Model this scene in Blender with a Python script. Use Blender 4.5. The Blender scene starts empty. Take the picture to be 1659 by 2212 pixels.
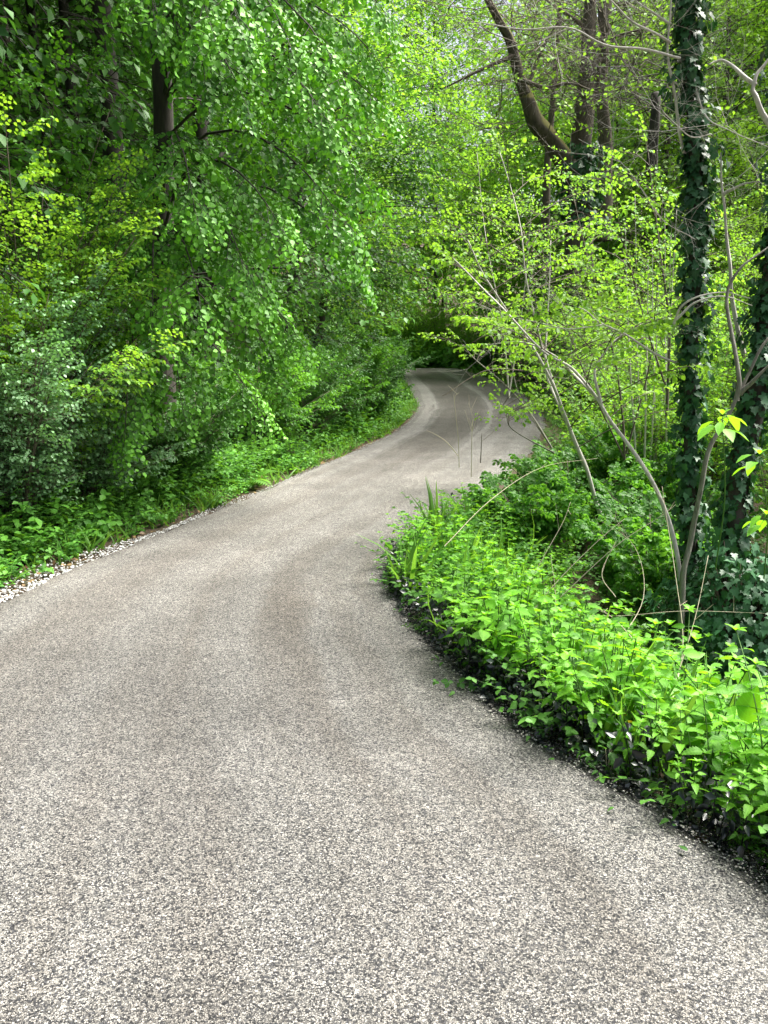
import bpy, math, random
import numpy as np
from mathutils import Vector, Matrix
PI = math.pi
C = bpy.context.scene.collection
scene = bpy.context.scene

# ------------------------------------------------------------------ camera
PITCH, F, EYE = math.radians(11.272), 1736.0, 1.65
cd = bpy.data.cameras.new('camera'); cam = bpy.data.objects.new('camera', cd); C.objects.link(cam)
cd.sensor_fit = 'VERTICAL'; cd.sensor_height = 24.0
cd.lens = 24.0 * F / 2212.0
cd.clip_start = 0.05; cd.clip_end = 800
cam.location = (0, 0, EYE); cam.rotation_euler = (PI/2 - PITCH, 0, 0)
scene.camera = cam

# ------------------------------------------------------------------ sky, sun, exposure
SUN_EL, SUN_AZ = math.radians(58), math.radians(70)      # azimuth from +Y towards +X
w = bpy.data.worlds.new('World'); scene.world = w; w.use_nodes = True
nt = w.node_tree; bg = nt.nodes['Background']
sky = nt.nodes.new('ShaderNodeTexSky'); sky.sky_type = 'NISHITA'; sky.sun_disc = False
sky.sun_elevation = SUN_EL; sky.sun_rotation = SUN_AZ; sky.dust_density = 4.0; sky.air_density = 1.0; sky.ozone_density = 1.0
hs = nt.nodes.new('ShaderNodeHueSaturation'); hs.inputs['Saturation'].default_value = 0.45
nt.links.new(sky.outputs[0], hs.inputs['Color']); nt.links.new(hs.outputs[0], bg.inputs[0])
bg.inputs[1].default_value = 0.08
sl = bpy.data.lights.new('sun', 'SUN'); sl.energy = 4.6; sl.angle = math.radians(34); sl.color = (1, .96, .88)
so = bpy.data.objects.new('sun', sl); C.objects.link(so)
sv = Vector((math.sin(SUN_AZ)*math.cos(SUN_EL), math.cos(SUN_AZ)*math.cos(SUN_EL), math.sin(SUN_EL)))
so.rotation_euler = sv.to_track_quat('Z', 'Y').to_euler(); so.location = (6, 4, 40)
scene.view_settings.view_transform = 'Standard'; scene.view_settings.look = 'None'
scene.view_settings.exposure = 1.8; scene.view_settings.gamma = 1.0
cy = scene.cycles
cy.max_bounces = 6; cy.diffuse_bounces = 2; cy.glossy_bounces = 2; cy.transmission_bounces = 4; cy.transparent_max_bounces = 4
cy.use_denoising = True; cy.sample_clamp_indirect = 6.0
cy.caustics_reflective = False; cy.caustics_refractive = False

# ------------------------------------------------------------------ naming helpers
def tag(o, label=None, cat=None, group=None, kind=None):
    for k, v in (('label', label), ('category', cat), ('group', group), ('kind', kind)):
        if v: o[k] = v
    return o
def thing(name, label, cat, loc=(0, 0, 0), rz=0, group=None):
    o = bpy.data.objects.new(name, None); C.objects.link(o); o.empty_display_size = .1
    o.location = loc; o.rotation_euler = (0, 0, rz)
    return tag(o, label, cat, group)
def link(name, me, parent=None):
    """world-space mesh under an (unrotated) parent"""
    o = bpy.data.objects.new(name, me); C.objects.link(o)
    if parent is not None:
        o.parent = parent; o.location = -Vector(parent.location)
    return o
def copy_thing(root, loc, rz, sc, label, group=None):
    r = root.copy(); C.objects.link(r); r.location = loc; r.rotation_euler = (random.uniform(-.1, .1), random.uniform(-.1, .1), rz); r.scale = sc
    r['label'] = label
    if group: r['group'] = group
    for ch in root.children:
        c = ch.copy(); C.objects.link(c); c.parent = r
    return r

# ------------------------------------------------------------------ mesh builder (numpy)
def rawmesh(name, V, Fc, mat, att=None, smooth=False):
    me = bpy.data.meshes.new(name)
    V = np.asarray(V, np.float32).reshape(-1, 3); Fc = np.asarray(Fc, np.int32)
    k = Fc.shape[1]; n = len(Fc)
    me.vertices.add(len(V)); me.vertices.foreach_set('co', V.ravel())
    me.loops.add(n*k); me.loops.foreach_set('vertex_index', Fc.ravel())
    me.polygons.add(n); me.polygons.foreach_set('loop_start', np.arange(0, n*k, k, dtype=np.int32))
    if smooth: me.polygons.foreach_set('use_smooth', np.ones(n, bool))
    if att is not None:
        a = me.attributes.new('leaf', 'FLOAT_VECTOR', 'POINT'); a.data.foreach_set('vector', np.asarray(att, np.float32).ravel())
    me.update(calc_edges=True); me.materials.append(mat)
    return me
class Bag:
    def __init__(s): s.V = []; s.F = []; s.n = 0; s.A = []
    def add(s, V, Fc, att=None):
        V = np.asarray(V, float).reshape(-1, 3); Fc = np.asarray(Fc, int)
        s.V.append(V); s.F.append(Fc + s.n); s.n += len(V)
        s.A.append(np.zeros((len(V), 3)) if att is None else att)
    def mesh(s, name, mat, smooth=False):
        return rawmesh(name, np.vstack(s.V), np.vstack(s.F), mat, np.vstack(s.A), smooth)

# leaf outlines: (u along the midrib, v across, w out of the leaf); triangles
def T_oval(wd=.42, fold=.22, curl=.25):
    u = [0, .14, .45, .76, 1]; h = [0, .62*wd, wd, .6*wd, 0]
    V = [(0, 0, 0), (.45, 0, 0), (1, 0, 0)] + [(u[i], h[i], 0) for i in (1, 2, 3)] + [(u[i], -h[i], 0) for i in (1, 2, 3)]
    Fc = [(0, 1, 3), (3, 1, 4), (1, 2, 4), (4, 2, 5), (0, 6, 1), (6, 7, 1), (1, 7, 2), (7, 8, 2)]
    V = np.array(V); V[:, 2] = fold*abs(V[:, 1]) - curl*V[:, 0]**2*.6
    return V, np.array(Fc)
def T_simple(wd=.4, fold=.2):
    V = np.array([(0, 0, 0), (.45, wd, fold*wd), (1, 0, -.1), (.45, -wd, fold*wd)]); return V, np.array([(0, 2, 1), (0, 3, 2)])
def T_ivy():
    o = [(0, 0), (-.12, .26), (.08, .5), (.3, .3), (.52, .42), (.6, .2), (1, 0)]
    P = [(.25, 0)] + o + [(a, -b) for a, b in o[-2:0:-1]]
    n = len(P)-1
    V = np.array([(a, b, .12*abs(b) - .12*a*a) for a, b in P]); return V, np.array([(0, 1+(i+1) % n, 1+i) for i in range(n)])
def T_nettle(k=7, wd=.27):
    top, mid = [], []
    for i in range(2*k+1):
        t = i/(2*k); h = wd*(math.sin(PI*t**.62))**.8 * (1 if i % 2 else .84)
        top.append((min(1, t + (.03 if i % 2 else 0)), h)); mid.append(t)
    V = [(t, 0, 0) for t in mid] + [(a, b, 0) for a, b in top] + [(a, -b, 0) for a, b in top]
    n = len(mid); Fc = []
    for i in range(n-1):
        Fc += [(i, i+1, n+i), (n+i, i+1, n+i+1), (i, 2*n+i, i+1), (2*n+i, 2*n+i+1, i+1)]
    V = np.array(V); V[:, 2] = .25*abs(V[:, 1]) - .35*V[:, 0]**2 + .02*np.sin(V[:, 0]*40)*(abs(V[:, 1]) > .02)
    return V, np.array(Fc)
def T_blade():
    V = []; 
    for i in range(5):
        t = i/4; V += [(t, .035*(1-t)**.6 + .001, -.35*t*t*t), (t, -.035*(1-t)**.6 - .001, -.35*t*t*t)]
    Fc = []
    for i in range(4): Fc += [(2*i, 2*i+1, 2*i+2), (2*i+1, 2*i+3, 2*i+2)]
    return np.array(V), np.array(Fc)

def nrm(a): return a/np.maximum(np.linalg.norm(a, axis=-1, keepdims=True), 1e-9)
class Leaves:
    """leaf base P, midrib D, face normal N, length s, tint t"""
    def __init__(s): s.L = []
    def add(s, P, D, N, S, T):
        P = np.asarray(P, float).reshape(-1, 3)
        if len(P): s.L.append((P, np.asarray(D, float).reshape(-1, 3), np.asarray(N, float).reshape(-1, 3), np.broadcast_to(np.asarray(S, float), len(P)), np.broadcast_to(np.asarray(T, float), len(P))))
    def arr(s): return [np.concatenate([l[i] for l in s.L]) for i in range(5)]
    def count(s): return sum(len(l[0]) for l in s.L)
    def mesh(s, name, mat, T):
        P, D, N, S, tt = s.arr(); D = nrm(D); B = nrm(np.cross(N, D)); N = np.cross(D, B)
        tv, tf = T; m = len(tv)
        V = P[:, None] + S[:, None, None]*(tv[None, :, 0:1]*D[:, None] + tv[None, :, 1:2]*B[:, None] + tv[None, :, 2:3]*N[:, None])
        Fc = tf[None] + (np.arange(len(P))*m)[:, None, None]
        A = np.zeros((len(P), m, 3)); A[:, :, 0] = tt[:, None]; A[:, :, 1] = tv[None, :, 0]; A[:, :, 2] = tv[None, :, 1]
        return rawmesh(name, V, Fc.reshape(-1, 3), mat, A.reshape(-1, 3))

def smooth_line(pts, n=6):
    P = [Vector(p) for p in pts]
    if len(P) < 3: return [P[0].lerp(P[1], i/n) for i in range(n+1)]
    P = [2*P[0]-P[1]] + P + [2*P[-1]-P[-2]]; out = []
    for i in range(1, len(P)-2):
        a, b, c, d = P[i-1:i+3]
        for k in range(n):
            t = k/n; out.append(.5*((2*b) + (c-a)*t + (2*a-5*b+4*c-d)*t*t + (3*b-a-3*c+d)*t**3))
    return out + [P[-2]]
def tube(bag, pts, r0, r1, sides=7, n=5, wob=0, rng=None, lump=0):
    L = smooth_line(pts, n); m = len(L); V = []
    rng = rng or random
    up = Vector((.3, .2, 1)).normalized() if abs((L[-1]-L[0]).normalized().z) < .9 else Vector((0, 1, .1)).normalized()
    ph = rng.random()*6
    for i, p in enumerate(L):
        t = i/(m-1); d = (L[min(i+1, m-1)] - L[max(i-1, 0)]).normalized()
        a = d.cross(up).normalized(); b = d.cross(a)
        r = (r0 + (r1-r0)*t)
        if wob: p = p + (a*math.sin(ph+i*.9) + b*math.cos(ph*2+i*.7))*wob
        for k in range(sides):
            an = 2*PI*k/sides; rr = r*(1 + lump*math.sin(3*an+ph+i*.35) + lump*.6*math.sin(5*an-i*.5))
            V.append(p + (a*math.cos(an) + b*math.sin(an))*rr)
    Fc = []
    for i in range(m-1):
        for k in range(sides):
            a, b = i*sides+k, i*sides+(k+1) % sides
            Fc += [(a, b, a+sides), (b, b+sides, a+sides)]
    for k in range(1, sides-1): Fc.append(((m-1)*sides, (m-1)*sides+k, (m-1)*sides+k+1))
    bag.add([tuple(v) for v in V], Fc)
def segs(bag, A, B, ra, rb):
    """many thin three-sided twigs at once"""
    A = np.asarray(A, float).reshape(-1, 3); B = np.asarray(B, float).reshape(-1, 3)
    if not len(A): return
    d = nrm(B-A); u = nrm(np.cross(d, np.array([.3, .1, .95])+0*d)); v = np.cross(d, u)
    ra = np.broadcast_to(ra, len(A))[:, None, None]; rb = np.broadcast_to(rb, len(A))[:, None, None]
    an = np.array([0, 2.094, 4.189]); ring = u[:, None]*np.cos(an)[None, :, None] + v[:, None]*np.sin(an)[None, :, None]
    V = np.concatenate([A[:, None]+ring*ra, B[:, None]+ring*rb], 1)
    f = np.array([(0, 1, 3), (1, 4, 3), (1, 2, 4), (2, 5, 4), (2, 0, 5), (0, 3, 5)])
    bag.add(V.reshape(-1, 3), (f[None]+(np.arange(len(A))*6)[:, None, None]).reshape(-1, 3))

# ------------------------------------------------------------------ spray templates (a twig with its leaves), placed many times
class Spray: pass
def mk_spray(seed, sides=7, side_len=.5, gap=.075, leaf=.085, droop=.25, hang=.25, tilt=.3, wood=True, spread=50, tipgrow=True):
    r = np.random.default_rng(seed); P, D, N, S, T, A, B, R = [], [], [], [], [], [], [], []
    def line(o, d, L, dr, ph):
        n = max(3, int(L/.12)); pts = [o]; cur = o.copy(); dd = d.copy()
        for i in range(n):
            dd = nrm(dd + np.array([0, 0, -dr/n*1.6]) + r.normal(0, .05, 3)); cur = cur + dd*L/n; pts.append(cur)
        return pts
    def along(pts, L, start, sgn):
        n = max(2, int(L*(1-start)/gap)); m = len(pts)-1
        for k in range(n):
            t = start + (1-start)*(k+.6)/n; f = min(t*m, m-1e-3); i = int(f); p = pts[i] + (pts[i+1]-pts[i])*(f-i)
            d = nrm(pts[i+1]-pts[i]); sd = nrm(np.cross(d, [0, 0, 1.])); sgn = -sgn
            a = math.radians(r.uniform(35, 75)); 
            ld = d*math.cos(a) + sd*sgn*math.sin(a); ld = nrm(ld + np.array([0, 0, -hang*r.uniform(.3, 1.6)]) + r.normal(0, .12, 3))
            P.append(p); D.append(ld); N.append(nrm(np.array([0, 0, 1.]) + r.normal(0, tilt, 3)))
            S.append(leaf*r.uniform(.62, 1.2)*(1 - .25*t)); T.append(np.clip(r.normal(.45, .18) + .5*(t-.5), 0, 1))
        P.append(pts[-1]); D.append(nrm(pts[-1]-pts[-2] + np.array([0, 0, -hang]))); N.append(nrm(np.array([0, 0, 1.]) + r.normal(0, tilt, 3))); S.append(leaf*r.uniform(.6, 1)); T.append(.8)
    main = line(np.zeros(3), np.array([1., 0, .06]), 1.0, droop, 0)
    m = len(main)-1
    for i in range(m): A.append(main[i]); B.append(main[i+1]); R.append(.006*(1-i/m)+.0015)
    along(main, 1, .1 if sides < 3 else .3, 1)
    for k in range(sides):
        t = .08 + .8*(k+.5)/max(sides, 1); f = t*m; i = int(f); p = main[i] + (main[i+1]-main[i])*(f-i); d = nrm(main[i+1]-main[i])
        sd = nrm(np.cross(d, [0, 0, 1.]))*(1 if k % 2 else -1); a = math.radians(spread+r.uniform(-12, 12))
        L = side_len*(1.05-.6*t)*r.uniform(.7, 1.15)
        ln = line(p, nrm(d*math.cos(a)+sd*math.sin(a)+np.array([0, 0, r.uniform(-.15, .15)])), L, droop*.7, 0)
        for q in range(len(ln)-1): A.append(ln[q]); B.append(ln[q+1]); R.append(.003*(1-q/len(ln))+.001)
        along(ln, L, .12, 1 if k % 2 else -1)
    s = Spray(); s.P, s.D, s.N, s.S, s.T = [np.array(x) for x in (P, D, N, S, T)]; s.A, s.B, s.R = np.array(A), np.array(B), np.array(R)
    return s
def mk_bare(seed, sides=9, side_len=.5):
    r = np.random.default_rng(seed); A, B, R = [], [], []
    def go(o, d, L, rad, lev):
        n = 4; cur = o
        for i in range(n):
            nd = nrm(d + r.normal(0, .16, 3)); nx = cur+nd*L/n; A.append(cur); B.append(nx); R.append(rad*(1-.6*i/n))
            if lev < 2:
                for _ in range(2 if lev == 0 else 1):
                    sd = nrm(nd + r.normal(0, .75, 3)); go(nx, sd, L*side_len*r.uniform(.5, 1), rad*.5, lev+1)
            cur, d = nx, nd
    go(np.zeros(3), np.array([1., 0, .1]), 1., .007, 0)
    s = Spray(); s.P = s.D = s.N = np.zeros((0, 3)); s.S = s.T = np.zeros(0); s.A, s.B, s.R = np.array(A), np.array(B), np.array(R); return s

def frames(X, roll=None, rng=None):
    X = nrm(np.asarray(X, float)); Z = np.tile([0, 0, 1.], (len(X), 1)); 
    bad = abs(X[:, 2]) > .97; Z[bad] = [1., 0, 0]
    Y = nrm(np.cross(Z, X)); Z = np.cross(X, Y)
    if roll is not None:
        c, s = np.cos(roll)[:, None], np.sin(roll)[:, None]; Y, Z = Y*c+Z*s, Z*c-Y*s
    return np.stack([X, Y, Z], 2)          # columns
def put(sprays, O, X, S, leaves, bag, rng, roll=.35, tint=None, tw=1.0, leafscale=None):
    """place sprays (round robin) at O, pointing along X, scaled by S"""
    O = np.asarray(O, float).reshape(-1, 3); X = np.asarray(X, float).reshape(-1, 3); n = len(O)
    if not n: return
    S = np.broadcast_to(np.asarray(S, float), n); M = frames(X, rng.normal(0, roll, n)); pick = rng.integers(0, len(sprays), n)
    tn = rng.normal(0, .13, n) if tint is None else tint
    for k, sp in enumerate(sprays):
        q = np.where(pick == k)[0]
        if not len(q): continue
        m, o, s = M[q], O[q], S[q]
        if len(sp.P):
            P = np.einsum('nij,lj->nli', m, sp.P)*s[:, None, None]+o[:, None]; D = np.einsum('nij,lj->nli', m, sp.D); N = np.einsum('nij,lj->nli', m, sp.N)
            ls = (sp.S[None]*(s[:, None] if leafscale is None else leafscale))+0*s[:, None]
            leaves.add(P.reshape(-1, 3), D.reshape(-1, 3), N.reshape(-1, 3), ls.ravel(), np.clip(sp.T[None]+tn[q][:, None], 0, 1).ravel())
        if bag is not None and tw > 0:
            A = np.einsum('nij,lj->nli', m, sp.A)*s[:, None, None]+o[:, None]; B = np.einsum('nij,lj->nli', m, sp.B)*s[:, None, None]+o[:, None]
            R = (sp.R[None]*s[:, None]*tw).ravel(); segs(bag, A.reshape(-1, 3), B.reshape(-1, 3), R, R*.8)

# ------------------------------------------------------------------ materials
def mat(name):
    m = bpy.data.materials.new(name); m.use_nodes = True; m.node_tree.nodes.clear(); return m, m.node_tree
def N_(nt, t, **kw):
    n = nt.nodes.new(t)
    for k, v in kw.items():
        if k.startswith('i_'): n.inputs[k[2:].replace('_', ' ')].default_value = v
        else: setattr(n, k, v)
    return n
def c4(c): return (c[0], c[1], c[2], 1)
def mixc(nt, fac, a, b, mode='MIX'):
    n = nt.nodes.new('ShaderNodeMix'); n.data_type = 'RGBA'; n.blend_type = mode
    for s, v in ((0, fac), (6, a), (7, b)):
        if isinstance(v, (tuple, list)): n.inputs[s].default_value = c4(v)
        elif isinstance(v, (int, float)): n.inputs[s].default_value = v
        else: nt.links.new(v, n.inputs[s])
    return n.outputs[2]
def ramp(nt, fac, stops):
    n = nt.nodes.new('ShaderNodeValToRGB'); e = n.color_ramp.elements
    while len(e) < len(stops): e.new(.5)
    for k, (p, c) in enumerate(stops): e[k].position = p; e[k].color = c4(c) if isinstance(c, (tuple, list)) else (c, c, c, 1)
    nt.links.new(fac, n.inputs[0]); return n.outputs[0]
def math_(nt, op, a, b=None, clamp=False):
    n = nt.nodes.new('ShaderNodeMath'); n.operation = op; n.use_clamp = clamp
    for i, v in enumerate((a, b)):
        if v is None: continue
        if isinstance(v, (int, float)): n.inputs[i].default_value = v
        else: nt.links.new(v, n.inputs[i])
    return n.outputs[0]
def leaf_mat(name, c1, c2, tr, rough=.52, spec=.32, tf=.42, vein=.25):
    m, nt = mat(name); L = nt.links.new
    at = N_(nt, 'ShaderNodeAttribute', attribute_name='leaf'); sp = N_(nt, 'ShaderNodeSeparateXYZ'); L(at.outputs['Vector'], sp.inputs[0])
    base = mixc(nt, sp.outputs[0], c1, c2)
    if vein:
        av = math_(nt, 'ABSOLUTE', sp.outputs[2])
        mid = math_(nt, 'LESS_THAN', av, .028)
        sw = math_(nt, 'SINE', math_(nt, 'MULTIPLY', math_(nt, 'SUBTRACT', sp.outputs[1], math_(nt, 'MULTIPLY', av, .8)), 44))
        vv = math_(nt, 'MULTIPLY', math_(nt, 'ADD', mid, math_(nt, 'GREATER_THAN', sw, .86), True), vein)
        base = mixc(nt, vv, base, [min(1, x*2+.03) for x in c2])
    pr = N_(nt, 'ShaderNodeBsdfPrincipled'); L(base, pr.inputs['Base Color']); pr.inputs['Roughness'].default_value = rough; pr.inputs['Specular IOR Level'].default_value = spec
    if tf > 0:
        tl = N_(nt, 'ShaderNodeBsdfTranslucent'); tc = mixc(nt, sp.outputs[0], [x*.55 for x in tr], tr); L(tc, tl.inputs[0])
        mx = N_(nt, 'ShaderNodeMixShader'); mx.inputs[0].default_value = tf; L(pr.outputs[0], mx.inputs[1]); L(tl.outputs[0], mx.inputs[2]); sh = mx.outputs[0]
    else: sh = pr.outputs[0]
    o = N_(nt, 'ShaderNodeOutputMaterial'); L(sh, o.inputs[0]); return m
def bark_mat(name, c1, c2, scale=18, bump=.5, moss=None):
    m, nt = mat(name); L = nt.links.new
    g = N_(nt, 'ShaderNodeNewGeometry'); mp = N_(nt, 'ShaderNodeMapping'); L(g.outputs['Position'], mp.inputs[0]); mp.inputs['Scale'].default_value = (1, 1, .22)
    n1 = N_(nt, 'ShaderNodeTexNoise', i_Scale=scale, i_Detail=6, i_Roughness=.65); L(mp.outputs[0], n1.inputs[0])
    n2 = N_(nt, 'ShaderNodeTexNoise', i_Scale=3.5, i_Detail=4); L(g.outputs['Position'], n2.inputs[0])
    col = ramp(nt, n1.outputs[0], [(.32, c1), (.68, c2)])
    col = mixc(nt, math_(nt, 'MULTIPLY', ramp(nt, n2.outputs[0], [(.45, 0), (.6, 1)]), .45), col, [x*.6 for x in c2])
    if moss:
        sp = N_(nt, 'ShaderNodeSeparateXYZ'); L(g.outputs['Normal'], sp.inputs[0])
        f = math_(nt, 'MULTIPLY', ramp(nt, sp.outputs[2], [(.12, 0), (.35, 1)]), ramp(nt, n2.outputs[0], [(.3, 0), (.5, 1)]))
        col = mixc(nt, f, col, moss)
    b = N_(nt, 'ShaderNodeBump', i_Strength=bump, i_Distance=.02); L(n1.outputs[0], b.inputs['Height'])
    pr = N_(nt, 'ShaderNodeBsdfPrincipled', i_Roughness=.85); L(col, pr.inputs['Base Color']); L(b.outputs[0], pr.inputs['Normal'])
    o = N_(nt, 'ShaderNodeOutputMaterial'); L(pr.outputs[0], o.inputs[0]); return m

M = {}
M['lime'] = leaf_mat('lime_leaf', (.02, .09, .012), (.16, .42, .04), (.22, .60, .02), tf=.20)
M['limeyoung'] = leaf_mat('hazel_leaf', (.08, .22, .03), (.22, .46, .06), (.44, .78, .04))
M['grey'] = leaf_mat('elder_leaf', (.08, .19, .08), (.26, .46, .22), (.2, .46, .08), tf=.3, rough=.35)
M['deep'] = leaf_mat('hornbeam_leaf', (.025, .09, .02), (.08, .22, .035), (.13, .36, .03), vein=0, tf=.25)
M['bright'] = leaf_mat('beech_leaf', (.07, .20, .025), (.18, .42, .05), (.42, .80, .05), vein=0)
M['yellow'] = leaf_mat('robinia_leaf', (.07, .21, .025), (.24, .42, .04), (.38, .72, .04), vein=0)
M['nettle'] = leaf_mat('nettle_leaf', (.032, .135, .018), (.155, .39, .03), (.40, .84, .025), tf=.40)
M['verge'] = leaf_mat('verge_leaf', (.03, .13, .02), (.12, .32, .04), (.26, .6, .03), tf=.35)
M['under'] = leaf_mat('bramble_leaf', (.03, .11, .02), (.10, .26, .04), (.2, .5, .03))
M['ivy'] = leaf_mat('ivy_leaf', (.010, .05, .018), (.05, .16, .06), (.04, .14, .02), rough=.45, spec=.4, tf=.15, vein=.15)
M['tar'] = leaf_mat('tarred_leaf', (.004, .005, .007), (.025, .035, .04), (.01, .02, .02), rough=.3, spec=.7, tf=0, vein=0)
M['fern'] = leaf_mat('fern_frond', (.05, .16, .02), (.13, .32, .04), (.3, .62, .04), vein=0)
M['grass'] = leaf_mat('grass_blade', (.05, .15, .02), (.14, .32, .05), (.3, .6, .05), vein=0)
M['petal'] = leaf_mat('yellow_petal', (.8, .5, .01), (.9, .7, .03), (.8, .6, .03), vein=0)
M['dead'] = leaf_mat('dead_leaf', (.10, .06, .03), (.30, .20, .10), (.2, .1, .05), vein=0, tf=.1)
M['bark'] = bark_mat('dark_bark', (.012, .010, .008), (.055, .046, .036))
M['barkmoss'] = bark_mat('mossy_bark', (.022, .019, .014), (.11, .088, .062), moss=(.13, .12, .02))
M['barkpale'] = bark_mat('pale_bark', (.30, .28, .25), (.62, .59, .54), scale=40, bump=.2)
M['barkbrown'] = bark_mat('brown_bark', (.045, .036, .027), (.14, .115, .088), scale=40, bump=.3)
M['barkgrey'] = bark_mat('grey_brown_bark', (.09, .085, .07), (.27, .255, .22), scale=60, bump=.5)
M['twig'] = bark_mat('twig_bark', (.05, .04, .03), (.14, .11, .08), scale=30, bump=.2)
M['straw'] = bark_mat('dry_stalk', (.35, .30, .20), (.60, .54, .40), scale=60, bump=.1)
M['stem'] = leaf_mat('green_stem', (.05, .12, .02), (.10, .2, .03), (.1, .2, .02), tf=0, vein=0)
M['tarstem'] = leaf_mat('tarred_stem', (.006, .006, .007), (.02, .018, .018), (0, 0, 0), rough=.25, tf=0, vein=0)

# ------------------------------------------------------------------ the lie of the land
LY, LX = [-8, 0, 3, 5.2, 6.08, 7.32, 8.08, 8.98, 10.5, 12.32, 14.4, 16.7, 19.14, 22.16, 25.94, 31.66, 36.32, 39, 41, 44, 50], [-3.3, -2.9, -2.75, -2.59, -2.44, -2.09, -1.9, -1.63, -1.28, -.78, -.25, .29, .66, .96, .97, .82, .73, .75, .7, .3, -2.5]
RY, RX = [-8, 0, 1.2, 2.24, 2.6, 3.26, 3.76, 4.34, 4.9, 5.7, 6.3, 7.3, 9, 11, 14, 18, 21.5, 26.78, 31.66, 36.32, 40.26, 44, 50], [2.6, 1.8, 1.55, 1.27, 1.1, .68, .5, .33, .17, .06, .1, .42, 1.02, 1.72, 2.65, 3.6, 4.19, 4.55, 4.51, 3.95, 3.66, 3.2, .4]
ZY, ZZ = [-10, 10, 13, 16, 20, 25, 30, 35, 38, 40, 43, 47, 52, 80], [0, 0, .01, .04, .107, .24, .43, .67, .80, .84, .78, .5, .3, .3]
xL = lambda y: np.interp(y, LY, LX)
xR = lambda y: np.interp(y, RY, RX)
zR = lambda y: np.interp(y, ZY, ZZ)
def ground_z(x, y):
    x = np.asarray(x, float); y = np.asarray(y, float); z = zR(y)
    dl = np.maximum(xL(y)-x, 0); dr = np.maximum(x-xR(y), 0)
    left = np.interp(dl, [0, .3, 1, 3, 6, 12, 40, 200], [-.03, -.03, .05, .45, .8, 1.2, 4, 22])
    right = np.interp(dr, [0, .15, .5, 1.0, 2.0, 4, 7, 12, 25, 60, 200], [-.03, -.06, -.18, -.42, -.9, -1.15, -1.1, -.7, 1.5, 9, 26])
    far = np.interp(y, [0, 44, 52, 62, 90, 220], [0, 0, .8, 3.2, 12, 31])
    inside = (dl <= 0) & (dr <= 0)
    lump = .05*np.sin(x*2.1+y*1.3)+.04*np.sin(x*3.7-y*2.9) + .12*np.sin(x*.31+1)*np.sin(y*.27)
    d = dl+dr
    return z + np.where(inside, -.03, np.where(dl > 0, left, right)) + far + lump*np.clip((d-.3)/2, 0, 1)
gz = lambda x, y: float(ground_z(x, y))

def build_ground():
    ys = np.concatenate([np.arange(-14, -2, 1.), np.arange(-2, 14, .12), np.arange(14, 45, .4), np.arange(45, 100, 2.), np.arange(100, 230, 10)])
    off = np.array([.0, .08, .16, .25, .35, .5, .7, .9, 1.1, 1.4, 1.8, 2.3, 3, 3.6, 4.5, 6, 8, 10, 13, 18, 25, 40, 60, 90, 140])
    rows = []
    for y in ys:
        l, r = float(xL(y)), float(xR(y)); xs = np.concatenate([l-off[::-1], np.linspace(l, r, 8)[1:-1], r+off]); rows.append(np.stack([xs, np.full_like(xs, y), ground_z(xs, np.full_like(xs, y))], 1))
    V = np.array(rows); n, m = V.shape[:2]; V = V.reshape(-1, 3)
    i = np.arange(n-1)[:, None]*m + np.arange(m-1)[None]; i = i.ravel()
    Fc = np.stack([i, i+1, i+1+m, i+m], 1)
    mt, nt = mat('earth'); L = nt.links.new; g = N_(nt, 'ShaderNodeNewGeometry')
    n1 = N_(nt, 'ShaderNodeTexNoise', i_Scale=2.5, i_Detail=8, i_Roughness=.7); L(g.outputs['Position'], n1.inputs[0])
    n2 = N_(nt, 'ShaderNodeTexNoise', i_Scale=45, i_Detail=4, i_Roughness=.7); L(g.outputs['Position'], n2.inputs[0])
    v = N_(nt, 'ShaderNodeTexVoronoi', i_Scale=28); L(g.outputs['Position'], v.inputs[0])
    col = ramp(nt, n1.outputs[0], [(.35, (.03, .022, .014)), (.5, (.07, .05, .03)), (.65, (.035, .06, .015))])
    col = mixc(nt, .5, col, mixc(nt, v.outputs['Color'], (.03, .02, .012), (.16, .10, .06)))
    b = N_(nt, 'ShaderNodeBump', i_Strength=.9, i_Distance=.03); L(n2.outputs[0], b.inputs['Height'])
    pr = N_(nt, 'ShaderNodeBsdfPrincipled', i_Roughness=.9); L(col, pr.inputs['Base Color']); L(b.outputs[0], pr.inputs['Normal'])
    o = N_(nt, 'ShaderNodeOutputMaterial'); L(pr.outputs[0], o.inputs[0])
    tag(link('ground', rawmesh('ground', V, Fc, mt, smooth=True)), kind='structure')
build_ground()

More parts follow.
